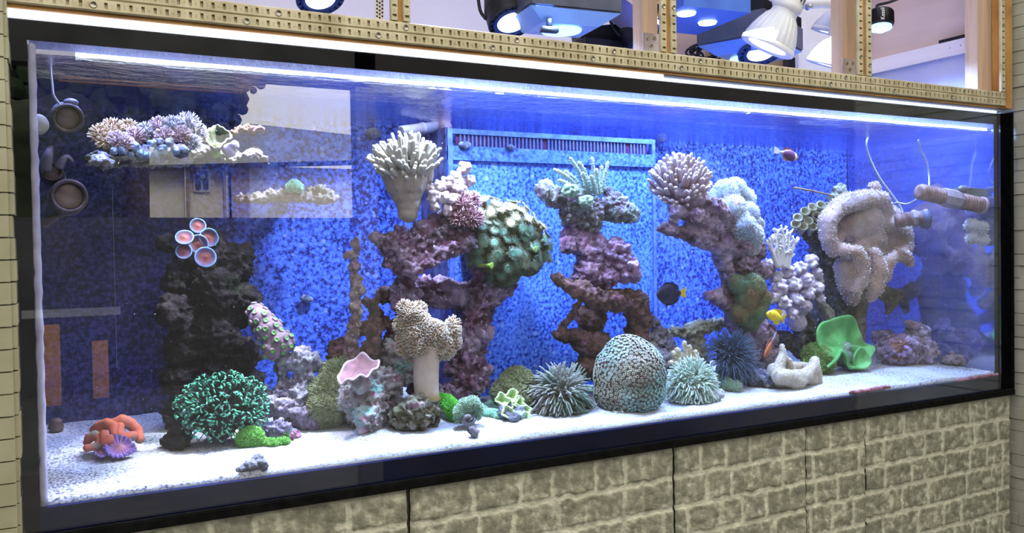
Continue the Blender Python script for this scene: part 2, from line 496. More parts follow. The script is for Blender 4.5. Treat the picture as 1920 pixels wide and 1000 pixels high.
def film_mat(name, col, lo, hi, scale, lo_p=0.4, hi_p=0.65):
    """clear pane with a film of dust, salt spray and micro bubbles"""
    m, nt, nd, lk, b = new_mat(name); nd.remove(b)
    out = nd['Material Output']; co = coords(nd, lk)
    n = nd.new('ShaderNodeTexNoise'); n.inputs['Scale'].default_value = scale; n.inputs['Detail'].default_value = 7; n.inputs['Roughness'].default_value = 0.7; lk.new(co, n.inputs['Vector'])
    r = ramp(nd, [(lo_p, (lo,)*3), (hi_p, (hi,)*3)]); lk.new(n.outputs['Fac'], r.inputs[0])
    tr = nd.new('ShaderNodeBsdfTransparent'); di = nd.new('ShaderNodeBsdfTranslucent'); di.inputs[0].default_value = (*col, 1)
    d2 = nd.new('ShaderNodeBsdfDiffuse'); d2.inputs[0].default_value = (*col, 1)
    ad = nd.new('ShaderNodeMixShader'); ad.inputs[0].default_value = 0.5; lk.new(di.outputs[0], ad.inputs[1]); lk.new(d2.outputs[0], ad.inputs[2])
    mx = nd.new('ShaderNodeMixShader'); lk.new(r.outputs[0], mx.inputs[0]); lk.new(tr.outputs[0], mx.inputs[1]); lk.new(ad.outputs[0], mx.inputs[2])
    lk.new(mx.outputs[0], out.inputs[0]); return m
M_FILM = film_mat('hazy_filmed_glass', (.15,.22,.80), .16, .42, 18)  # micro bubble film, with the water's bluish haze put into its tint
def mirror_base(m, fac, rough):
    nt = m.node_tree; nd, lk = nt.nodes, nt.links
    tr = [n for n in nd if n.type == 'BSDF_TRANSPARENT'][0]; ln = tr.outputs[0].links[0]; to = ln.to_socket
    gl = nd.new('ShaderNodeBsdfGlossy'); gl.inputs['Roughness'].default_value = rough; gl.inputs[0].default_value = (.75,.8,1,1)
    mx = nd.new('ShaderNodeMixShader'); mx.inputs[0].default_value = fac
    lk.new(tr.outputs[0], mx.inputs[1]); lk.new(gl.outputs[0], mx.inputs[2]); lk.new(mx.outputs[0], to)
mirror_base(M_FILM, .7, .06)
M_SPRAY = film_mat('salt_sprayed_glass', (.62,.68,1.0), .55, .98, 220, .42, .6)

def back_mat(name, dark, mid, light, dens=0.47, spot=(.32,.42,.95), over=None):
    """blue acrylic overgrown with dark algae specks and pale coralline discs"""
    m, nt, nd, lk, b = new_mat(name); co = coords(nd, lk)
    n = nd.new('ShaderNodeTexNoise'); n.inputs['Scale'].default_value = 140; n.inputs['Detail'].default_value = 5; n.inputs['Roughness'].default_value = 0.62; lk.new(co, n.inputs['Vector'])
    n2 = nd.new('ShaderNodeTexNoise'); n2.inputs['Scale'].default_value = 9; n2.inputs['Detail'].default_value = 3; lk.new(co, n2.inputs['Vector'])
    ad = nd.new('ShaderNodeMath'); ad.operation = 'MULTIPLY_ADD'; lk.new(n2.outputs['Fac'], ad.inputs[0]); ad.inputs[1].default_value = 0.25; lk.new(n.outputs['Fac'], ad.inputs[2])
    r = ramp(nd, [(dens+0.05, dark), (dens+0.12, mid), (dens+0.26, light)]); lk.new(ad.outputs[0], r.inputs[0])
    v = nd.new('ShaderNodeTexVoronoi'); v.inputs['Scale'].default_value = 66; v.inputs['Randomness'].default_value = 1.0; lk.new(co, v.inputs['Vector'])
    sep = nd.new('ShaderNodeSeparateColor'); lk.new(v.outputs['Color'], sep.inputs[0])
    th = nd.new('ShaderNodeMapRange'); th.inputs[1].default_value = 0.62; th.inputs[2].default_value = 1.0; th.inputs[3].default_value = 0.0; th.inputs[4].default_value = 0.34; lk.new(sep.outputs[0], th.inputs[0])
    lt = nd.new('ShaderNodeMath'); lt.operation = 'LESS_THAN'; lk.new(v.outputs['Distance'], lt.inputs[0]); lk.new(th.outputs[0], lt.inputs[1])
    ml = nd.new('ShaderNodeMath'); ml.operation = 'MULTIPLY'; ml.inputs[1].default_value = 0.55; lk.new(lt.outputs[0], ml.inputs[0])
    mx = nd.new('ShaderNodeMix'); mx.data_type = 'RGBA'; lk.new(ml.outputs[0], mx.inputs[0]); lk.new(r.outputs[0], mx.inputs[6]); mx.inputs[7].default_value = (*spot, 1)
    col = mx.outputs[2]
    if over is not None:                                     # dim left end of the tank put into the colour, ragged edge, violet specks
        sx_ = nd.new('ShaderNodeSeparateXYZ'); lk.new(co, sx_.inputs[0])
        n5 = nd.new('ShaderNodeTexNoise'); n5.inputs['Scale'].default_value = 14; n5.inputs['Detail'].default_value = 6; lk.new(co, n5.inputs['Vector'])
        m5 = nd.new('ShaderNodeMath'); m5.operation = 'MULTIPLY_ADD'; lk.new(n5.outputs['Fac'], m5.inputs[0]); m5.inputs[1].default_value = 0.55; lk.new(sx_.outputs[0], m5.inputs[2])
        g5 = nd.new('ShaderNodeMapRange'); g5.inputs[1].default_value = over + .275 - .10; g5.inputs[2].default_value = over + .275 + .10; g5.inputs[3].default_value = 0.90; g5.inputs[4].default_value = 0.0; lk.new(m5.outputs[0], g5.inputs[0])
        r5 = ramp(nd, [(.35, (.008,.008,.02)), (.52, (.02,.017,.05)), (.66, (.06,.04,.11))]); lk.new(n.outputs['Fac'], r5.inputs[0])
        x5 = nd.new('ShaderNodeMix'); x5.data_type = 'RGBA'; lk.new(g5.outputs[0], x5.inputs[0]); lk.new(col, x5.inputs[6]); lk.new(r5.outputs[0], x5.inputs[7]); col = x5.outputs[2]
    lk.new(col, b.inputs['Base Color']); b.inputs['Roughness'].default_value = 0.6; b.inputs['Specular IOR Level'].default_value = 0.1
    return m
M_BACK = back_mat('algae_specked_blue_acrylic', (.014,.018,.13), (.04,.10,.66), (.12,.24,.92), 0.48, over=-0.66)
M_OVER = back_mat('coralline_specked_blue_acrylic', (.014,.026,.20), (.05,.15,.84), (.17,.36,1.0), 0.46, (.45,.58,1.0))

def rock_mat(name, cols, moss=None, pink=None, pale=None):
    """porous rock: mottled ground, crust patches, pale crests (attribute t: height of the relief)"""
    sp = []
    if moss: sp.append((moss, 22, 0.56))
    if pink: sp.append((pink, 34, 0.58))
    if pale: sp.append((pale, 75, 0.60))
    m = nmat(name, cols, 48, 0.85, bump=0.9, bscale=190, bdist=0.004, spec=0.12, spots=sp, detail=8)
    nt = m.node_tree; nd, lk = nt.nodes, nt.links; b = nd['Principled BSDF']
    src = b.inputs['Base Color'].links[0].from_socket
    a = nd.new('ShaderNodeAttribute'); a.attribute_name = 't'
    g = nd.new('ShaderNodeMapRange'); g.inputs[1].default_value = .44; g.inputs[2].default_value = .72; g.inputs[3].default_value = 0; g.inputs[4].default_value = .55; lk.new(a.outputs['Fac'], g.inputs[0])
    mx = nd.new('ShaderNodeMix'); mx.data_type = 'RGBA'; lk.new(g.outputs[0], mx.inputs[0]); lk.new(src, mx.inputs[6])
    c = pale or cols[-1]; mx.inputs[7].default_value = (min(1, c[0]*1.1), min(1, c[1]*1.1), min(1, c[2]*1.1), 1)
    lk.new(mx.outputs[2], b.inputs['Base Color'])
    return m
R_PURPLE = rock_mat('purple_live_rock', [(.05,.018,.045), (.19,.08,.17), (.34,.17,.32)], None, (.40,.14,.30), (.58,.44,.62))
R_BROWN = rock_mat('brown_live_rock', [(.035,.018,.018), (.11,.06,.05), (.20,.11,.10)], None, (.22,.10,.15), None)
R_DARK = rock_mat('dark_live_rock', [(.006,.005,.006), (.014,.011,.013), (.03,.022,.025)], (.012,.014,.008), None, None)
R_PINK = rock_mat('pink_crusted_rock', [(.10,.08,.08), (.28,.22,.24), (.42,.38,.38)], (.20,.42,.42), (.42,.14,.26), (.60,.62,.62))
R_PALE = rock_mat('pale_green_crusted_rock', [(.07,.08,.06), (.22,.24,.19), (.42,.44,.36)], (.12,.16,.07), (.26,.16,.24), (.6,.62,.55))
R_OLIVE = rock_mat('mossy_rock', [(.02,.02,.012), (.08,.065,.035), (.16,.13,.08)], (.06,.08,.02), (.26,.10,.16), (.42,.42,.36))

# ------------------------------------------------------------------ the room
TL, TH, TD = 2.0, 0.6, 0.44           # the tank: length, glass height, depth
M_ROOMFLOOR = nmat('grey_floor', [(.03,.03,.03), (.055,.05,.05)], 6, 0.6)
M_WALLPAINT = nmat('white_hood_paint', [(.66,.64,.78), (.74,.72,.84)], 4, 0.6)
obj('floor', MB().box((-1.6, -4.0, -0.06), (3.4, 0.9, 0.0)), M_ROOMFLOOR, kind='structure', sm=False)
obj('ceiling', MB().box((-1.6, -0.1, 2.6), (3.4, 0.9, 2.66)), M_WALLPAINT, kind='structure', sm=False)
tb = MB()                                                # unseen trough, made up to house the added hood fill lights
tb.box((0.25, 0.05, ZB + 1.515), (1.85, 0.35, ZB + 1.56)); tb.box((0.25, 0.05, ZB + 1.47), (1.85, 0.055, ZB + 1.515))
obj('fill_light_trough', tb, M_WHITEP, kind='structure', sm=False)
obj('wall_back', MB().box((-1.6, 0.66, 0.0), (3.4, 0.72, 2.6)), M_WALLPAINT, kind='structure', sm=False)

def tile_mat(name, a, b_, c):
    return nmat(name, [a, b_, c], 9, 0.45, bump=0.15, bscale=120, bdist=0.001, spec=0.35)
M_TILE = tile_mat('beige_ceramic_tile', (.33,.31,.20), (.40,.38,.26), (.47,.45,.32))
M_GROUT = nmat('tile_grout', [(.15,.13,.09), (.2,.18,.12)], 60, 0.9)
M_SLATE = tile_mat('grey_beige_slat_tile', (.34,.34,.29), (.42,.42,.36), (.50,.49,.43))
# left pier clad in small beige tiles: front face and the return into the niche
rnd = random.Random(4)
tw = MB()
xe = P(22, 500, -0.045).x                  # its right-hand edge
tw.box((-0.30, -0.040, 0.0), (xe - 0.003, 0.03, 2.6), 1)
z = 0.0; i = 0
while z < 2.55:
    h = 0.0272; j = rnd.uniform(-0.0015, 0.002)
    # front face tiles
    x1 = xe - 0.001
    while x1 > -0.12:
        x0 = x1 - 0.048
        tw.box((x0 + 0.0008, -0.046 + rnd.uniform(-.001,.001), z + 0.0009), (x1 - 0.0008, -0.038, z + h - 0.0009), 0)
        x1 = x0
    # return tiles
    y0 = -0.038
    while y0 < 0.03:
        tw.box((xe - 0.006, y0 + 0.001, z + 0.0008 + j*0.3), (xe + 0.0025 + j, y0 + 0.033, z + h - 0.0008), 0)
        y0 += 0.034
    z += h; i += 1
me = tw.mesh('wall_left')
bm = bmesh.new(); bm.from_mesh(me); bm.to_mesh(me); bm.free()
obj('wall_left', me, [M_TILE, M_GROUT], kind='structure', sm=False)
# right pier: long slat tiles on the face that looks along the tank
tw = MB()
xr = 2.062
tw.box((xr + 0.004, -0.47, 0.0), (xr + 0.20, 0.66, 2.6), 1)
z = 0.0
while z < 2.55:
    h = 0.0285
    y0 = -0.47 - rnd.uniform(0, 0.25)
    while y0 < 0.05:
        y1 = min(y0 + 0.30, 0.05)
        a = max(y0, -0.47)
        if y1 - a > 0.01:
            tw.box((xr + rnd.uniform(0, 0.0035), a + 0.0006, z + 0.0009), (xr + 0.012, y1 - 0.0006, z + h - 0.0009), 0)
        y0 = y0 + 0.30
    z += h
obj('wall_right', tw, [M_SLATE, M_GROUT], kind='structure', sm=False)

# ------------------------------------------------------------------ the tank
tank = thing('aquarium', (1.0, 0.2, ZB - 0.04), 'long glass reef aquarium with black rim, filled with water and lit blue', 'aquarium')
obj('front_pane', MB().box((-0.024, -0.004, ZB - 0.033), (2.002, 0.0, ZB + 0.6234)), M_GLASS, tank, sm=False)
fr = MB()
fr.box((-0.040, 0.001, ZB + 0.600), (2.040, 0.012, ZB + 0.6234))
fr.box((-0.040, 0.001, ZB - 0.033), (0.0, 0.012, ZB + 0.600))
fr.box((2.0022, -0.005, ZB - 0.033), (2.040, 0.012, ZB + 0.600)); fr.box((2.0022, -0.005, ZB + 0.600), (2.040, 0.0, ZB + 0.6234))
obj('black_surround', fr, M_FRAME, tank, sm=False)
obj('base_band', MB().box((0.0, 0.001, ZB - 0.033), (2.0, 0.012, ZB + 0.0)), M_NAVY, tank, 'dark navy band below the sand line', sm=False)
tr = MB()
tr.box((-0.045, -0.012, ZB - 0.0455), (2.0425, 0.012, ZB - 0.0335))
tr.tube([(-0.045, -0.008, ZB - 0.0325), (2.0425, -0.008, ZB - 0.0325)], 0.0022, n=8, round_tip=False)
obj('bottom_trim', tr, M_BLACKMATTE, tank, sm=False)
obj('side_trim', MB().box((2.0405, -0.010, ZB - 0.033), (2.0435, 0.010, ZB + 0.628)), M_BLACKMATTE, tank, sm=False)
obj('base_plate', MB().box((-0.03, 0.013, ZB - 0.033), (2.03, TD + 0.01, ZB - 0.004)), M_BLACK, tank, sm=False)
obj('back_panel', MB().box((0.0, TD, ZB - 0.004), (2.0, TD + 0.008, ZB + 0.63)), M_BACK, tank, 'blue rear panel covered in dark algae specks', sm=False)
M_LEFTPANE = film_mat('algae_filmed_left_glass', (.10,.09,.20), .75, .97, 30)
obj('side_pane', MB().box((-0.010, 0.013, ZB - 0.004), (-0.002, TD, ZB + 0.62)), M_LEFTPANE, tank, sm=False)
obj('side_pane', MB().box((2.002, 0.013, ZB - 0.004), (2.010, TD, ZB + 0.62)), M_FILM, tank, 'right end pane filmed with micro bubbles', sm=False)
# pale silicone bead in the left front corner
sb = MB(); pts = [(0.0045 + 0.0015*noise.noise(Vector((0,0,k*0.9))), 0.006, ZB + 0.002 + k*0.012) for k in range(50)]
sb.tube(pts, [0.0052 + 0.002*noise.noise(Vector((3,1,k*0.7))) for k in range(50)], n=6)
obj('corner_seal', sb, nmat('lilac_silicone', [(.42,.38,.52), (.6,.56,.72)], 40, 0.6), tank, 'lilac silicone bead in the left corner')
# brace strip and tube light just behind the top of the front pane
obj('splash_strip', MB().box((0.002, 0.014, ZB + 0.5905), (1.998, 0.016, ZB + 0.601)), M_SPRAY, tank, 'salt sprayed strip above the waterline', sm=False)
nx, ny = 160, 36
wm = MB(); vs = []; fs = []
for j in range(ny + 1):
    for i in range(nx + 1):
        x = 0.001 + (TL - 0.002) * i / nx; y = 0.004 + (TD - 0.005) * j / ny
        vs.append((x, y, ZB + 0.5815 + 0.0016 * noise.noise(Vector((x*9, y*14, 0))) + 0.0007 * noise.noise(Vector((x*40, y*40, 3)))))
for j in range(ny):
    for i in range(nx):
        a = j*(nx+1)+i; fs.append((a, a+1, a+nx+2, a+nx+1))
obj('water_surface', wm.add(vs, fs), M_WATER, tank, 'rippling water surface seen from below')
# overflow weir box on the rear panel
OX0, OX1, OY = P(840, 400, 0.30).x, P(1228, 400, 0.30).x, 0.30
ov = thing('overflow_box', ((OX0+OX1)/2, OY, ZB), 'blue overflow weir box with a toothed comb along its top edge', 'overflow box')
b = MB(); b.box((OX0, OY, ZB), (OX1, OY + 0.006, ZB + 0.525)); b.box((OX1 - 0.006, OY + 0.006, ZB), (OX1, TD, ZB + 0.565))
obj('front_panel', b, M_OVER, ov, sm=False)
b = MB(); b.box((OX0, OY + 0.006, ZB), (OX0 + 0.006, TD, ZB + 0.565))
obj('side_panel', b, nmat('dim_violet_acrylic', [(.03,.03,.10), (.10,.11,.30), (.20,.22,.46)], 40, 0.6), ov, sm=False)
b = MB(); b.box((OX0, OY - 0.005, ZB + 0.500), (OX1, OY, ZB + 0.528)); pass
obj('comb_bar', b, back_mat('pale_blue_acrylic', (.04,.08,.45), (.07,.17,.70), (.13,.27,.88), .47), ov, 'pale blue bar under the comb', sm=False)
b = MB(); x = OX0 + 0.028; k = 0
while x < OX1 - 0.03:
    if k % 24 != 22: b.box((x, OY - 0.0012, ZB + 0.527), (x + 0.0034, OY + 0.0006, ZB + 0.553))
    x += 0.0088; k += 1
obj('comb_teeth', b, nmat('comb_blue', [(.05,.10,.42), (.12,.2,.62)], 60, 0.5), ov, sm=False)
b = MB().box((OX0 + 0.02, OY + 0.0012, ZB + 0.528), (OX1 - 0.02, OY + 0.004, ZB + 0.556))
obj('weir_gap', b, nmat('weir_dark', [(.03,.008,.05), (.10,.02,.10)], 60, 0.6), ov, 'dark maroon gap behind the comb teeth', sm=False)
b = MB().box((OX0, OY - 0.003, ZB + 0.552), (OX1, OY + 0.003, ZB + 0.562)).box((OX0, OY - 0.006, ZB), (OX0 + 0.010, OY, ZB + 0.562)).box((OX1 - 0.008, OY - 0.004, ZB), (OX1, OY, ZB + 0.562))
obj('corner_trim', b, nmat('pale_corner_acrylic', [(.07,.14,.6), (.16,.28,.85)], 60, 0.5), ov, sm=False)
pp = MB(); a, c = P(752, 246, 0.33), P(832, 236, 0.36)
d = (c - a).normalized(); r = 0.0105
pp.lathe(a, d, [(0, r*0.7), (0, r), (0.05, r), (0.05, r*1.15), (0.056, r*1.15), (0.056, r), ((c-a).length, r)], 20)
rp = thing('return_pipe', a, 'pale return pipe sticking out left of the overflow box', 'pipe')
obj('tube', pp, nmat('violet_grey_pvc', [(.38,.36,.52), (.55,.52,.68)], 60, 0.5), rp)
obj('nozzle', MB().lathe(P(826, 240, 0.345), d, [(0, r*1.2), (0.004, r*1.35), (0.018, r*1.35), (0.022, r*0.9)], 20), nmat('pink_pvc', [(.42,.3,.46), (.6,.46,.62)], 60, 0.5), rp)
for (px, py, r) in ((800, 272, 9), (872, 273, 8), (960, 276, 8)):
    pass

# sand bed
nx, ny = 300, 76
vs = []; fs = []
def sand_h(x, y):
    return sand_z(y) + 0.004 * noise.noise(Vector((x*7, y*12, 1))) + 0.0025 * noise.noise(Vector((x*28, y*30, 5))) + 0.0010 * noise.noise(Vector((x*120, y*120, 9)))
for j in range(ny + 1):
    for i in range(nx + 1):
        x = 0.001 + 1.998 * i / nx; y = 0.0135 + (TD - 0.015) * (j / ny) ** 1.2
        vs.append((x, y, sand_h(x, y)))
for j in range(ny):
    for i in range(nx):
        a = j*(nx+1)+i; fs.append((a, a+1, a+nx+2, a+nx+1))
# front and bottom skirts so the bed has thickness
o = len(vs)
for i in range(nx + 1):
    vs.append((0.001 + 1.998 * i / nx, 0.0135, ZB - 0.0035))
for i in range(nx): fs.append((o+i, o+i+1, i+1, i))
def sand_mat():
    m, nt, nd, lk, b = new_mat('coral_sand'); co = coords(nd, lk)
    n = nd.new('ShaderNodeTexNoise'); n.inputs['Scale'].default_value = 260; n.inputs['Detail'].default_value = 3; lk.new(co, n.inputs['Vector'])
    n2 = nd.new('ShaderNodeTexNoise'); n2.inputs['Scale'].default_value = 9; n2.inputs['Detail'].default_value = 4; lk.new(co, n2.inputs['Vector'])
    # dark grains gather in the left third and along the back of the right end
    sx = nd.new('ShaderNodeSeparateXYZ'); lk.new(co, sx.inputs[0])
    g = nd.new('ShaderNodeMapRange'); g.inputs[1].default_value = -0.98; g.inputs[2].default_value = -0.62; g.inputs[3].default_value = 0.09; g.inputs[4].default_value = -0.04; lk.new(sx.outputs[0], g.inputs[0])
    g2 = nd.new('ShaderNodeMapRange'); g2.inputs[1].default_value = 0.3; g2.inputs[2].default_value = 0.75; g2.inputs[3].default_value = 0.0; g2.inputs[4].default_value = 0.09; lk.new(sx.outputs[0], g2.inputs[0])
    def mth(op, x, y):
        q = nd.new('ShaderNodeMath'); q.operation = op
        for s, v in ((0, x), (1, y)):
            if isinstance(v, (int, float)): q.inputs[s].default_value = v
            else: lk.new(v, q.inputs[s])
        return q.outputs[0]
    tot = mth('ADD', mth('ADD', mth('MULTIPLY', n2.outputs['Fac'], 0.45), n.outputs['Fac']), mth('ADD', g.outputs[0], g2.outputs[0]))
    r = ramp(nd, [(0.42, (.62,.61,.60)), (0.56, (.55,.55,.56)), (0.76, (.47,.47,.50)), (0.88, (.28,.28,.32)), (0.95, (.09,.09,.12))]); lk.new(tot, r.inputs[0])
    lk.new(r.outputs[0], b.inputs['Base Color']); b.inputs['Roughness'].default_value = 0.95; b.inputs['Specular IOR Level'].default_value = 0.05
    bp = nd.new('ShaderNodeBump'); bp.inputs['Strength'].default_value = 0.8; bp.inputs['Distance'].default_value = 0.002; lk.new(n.outputs['Fac'], bp.inputs['Height']); lk.new(bp.outputs[0], b.inputs['Normal'])
    return m
obj('sand_bed', MB().add(vs, fs), sand_mat(), label='white coral sand covering the tank bottom', cat='sand', kind='stuff')

# tube lights
lt = obj('tube_light', MB().box((0.055, 0.018, ZB + 0.5825), (1.48, 0.030, ZB + 0.5905)), M_GLOW, label='thin white light tube along the inner top edge of the tank', cat='light', sm=False)
lt = obj('tube_light', MB().box((1.485, 0.018, ZB + 0.5825), (1.985, 0.030, ZB + 0.5905)), M_GLOWC, label='shorter bluish light tube at the right end above the waterline', cat='light', sm=False)
lt = obj('light_batten', MB().box((-0.03, 0.004, ZB + 0.6242), (1.012, 0.03, ZB + 0.6365)), flat('white_batten', (.9,.92,1), 0.4, emit=1.25, ecol=(.86,.92,1.0)), label='long white glowing light batten between black rim and brass rails', cat='light', sm=False)
lb = thing('light_batten', (1.5, 0.015, ZB + 0.6242), 'thinner bluish light batten right of the long white one', 'light')
obj('housing', MB().box((1.014, 0.006, ZB + 0.6305), (2.03, 0.03, ZB + 0.6365)), nmat('blue_lit_white_plastic', [(.42,.48,.72), (.5,.56,.8)], 20, 0.5), lb, sm=False)
obj('diffuser', MB().box((1.014, 0.004, ZB + 0.6242), (2.00, 0.03, ZB + 0.6304)), flat('cool_batten', (.85,.9,1), 0.4, emit=1.7, ecol=(.70,.80,1.0)), lb, sm=False)

# ------------------------------------------------------------------ the stand: foam brick panels
def brick_panel(x0, x1, z0, z1, label, seed, ragged=(0, 0), yoff=0.0):
    w, h = x1 - x0, z1 - z0; st = 0.0024
    nx, nz = int(w / st), int(h / st)
    rr = random.Random(seed)
    rows = []; zz = 0.0                                      # courses from the top down
    while zz < h + 0.02:
        ch = 0.0560 + rr.uniform(-.004, .004); xs = []; x = -rr.uniform(0.0, 0.12)
        while x < w:
            bw = rr.choice((0.062, 0.088, 0.115, 0.135)); xs.append((x, x + bw)); x += bw
        rows.append((zz, zz + ch, xs)); zz += ch
    vs = []; ts = []
    sd = Vector((seed*5.1, 0, seed*2.2))
    for j in range(nz + 1):
        for i in range(nx + 1):
            u, v = w * i / nx, h * j / nz
            q = Vector((u, 0, v)) + sd
            uu = u + 0.0035 * noise.noise(q * 45); vv = v + 0.0035 * noise.noise(q * 45 + Vector((9,9,9)))
            e = 0.0
            for (a, b2, xs) in rows:
                if a <= vv < b2:
                    for (c, d2) in xs:
                        if c <= uu < d2:
                            m = min(vv - a - 0.004, b2 - vv - 0.004, uu - c - 0.0035, d2 - uu - 0.0035)
                            m += 0.0022 * noise.noise(q * 110)
                            e = max(0.0, min(1.0, m / 0.0022))
                            if (d2 - c) > .08 and abs(uu - c - (d2 - c)*(.35 + .3*((c*977) % 1))) < .0011: e *= .55
                            break
                    break
            e *= 1.0
            chip = noise.fractal(q * 60, 0.7, 2.0, 4)
            y = -0.0019 * e - 0.0013 * chip - 0.0018 * e * noise.noise(q * 28)
            # slanted edges where the soft panel is cut
            ed = min(u, w - u); 
            if ed < 0.004: y += 0.004 * (1 - ed / 0.004)
            xo = x0 + u; zo = z1 - v
            if i == 0: xo += 0.0016 * noise.noise(q * 80) + 0.0006 + ragged[0] * max(0, 1 - v / 0.09) * 1.0
            if i == nx: xo -= 0.0006 - 0.0016 * noise.noise(q * 80) + ragged[1] * max(0, 1 - v / 0.09)
            vs.append((xo, -0.002 + yoff + y, zo)); ts.append(max(0, min(1, 0.10 + 0.16*noise.noise(q*35) + 0.80 * e * (0.78 + 0.9 * chip + 0.5*noise.noise(q*14)))))
    fs = []
    for j in range(nz):
        for i in range(nx):
            a = j*(nx+1)+i; fs.append((a, a+nx+1, a+nx+2, a+1))
    mb = MB().add(vs, fs, ts)
    o = len(mb.v)                                            # closed back
    bx = [(x0, 0.010, z1), (x1, 0.010, z1), (x1, 0.010, z0), (x0, 0.010, z0)]
    mb.add(bx, [(0, 1, 2, 3)])
    top = list(range(nx + 1))
    mb.f.append(tuple(top) + (o + 1, o)); mb.mi.append(0)
    mb.f.append(tuple(reversed([j*(nx+1) for j in range(nz+1)])) [::-1] + (o + 3, o)); mb.mi.append(0)
    mb.f.append(tuple(j*(nx+1)+nx for j in range(nz+1)) + (o + 2, o + 1)); mb.mi.append(0)
    return obj('brick_panel', mb, M_BRICK, label=label, cat='wall panel', group='embossed brick panels below the tank')
M_BRICK = tmat('embossed_foam_brick', [(0.0, (.60,.575,.46)), (0.25, (.54,.52,.41)), (0.5, (.38,.365,.28)), (0.8, (.295,.285,.215)), (1.0, (.25,.24,.185))], 0.8, 0.22, 45, 0.2, 0.6, 260)
ZT = ZB - 0.0475
XA, XB_, XC, XD = P(766, 950, 0).x, P(1263, 870, 0).x, P(1510, 800, 0).x, P(1622, 800, 0).x
brick_panel(-0.04, XA - 0.0015, ZT - 0.17, ZT, 'brick-patterned panel below the left end of the tank, left of the first black joint', 3, (0, 0.0012))
brick_panel(XA + 0.0015, XB_ - 0.0015, ZT - 0.24, ZT, 'brick-patterned panel between the two black joints below the tank', 5, (0.0012, 0.0018))
brick_panel(XB_ + 0.0012, XC - 0.0004, ZT - 0.34, ZT, 'brick-patterned panel right of the second black joint, below the brain coral', 8, (0.001, 0))
brick_panel(XC + 0.0004, XD - 0.0006, ZT - 0.38, ZT, 'narrow brick-patterned panel under the beige leather coral', 11, (0, 0.0012))
brick_panel(XD + 0.0006, 2.0385, ZT - 0.42, ZT, 'brick-patterned panel at the right end below the tank', 14, (0.0006, 0))
obj('stand_carcass', MB().box((-0.06, 0.0105, 0.0), (2.0425, TD + 0.02, ZB - 0.0465)), M_BLACKMATTE, label='black carcass of the tank stand behind the brick panels', cat='tank stand', sm=False)

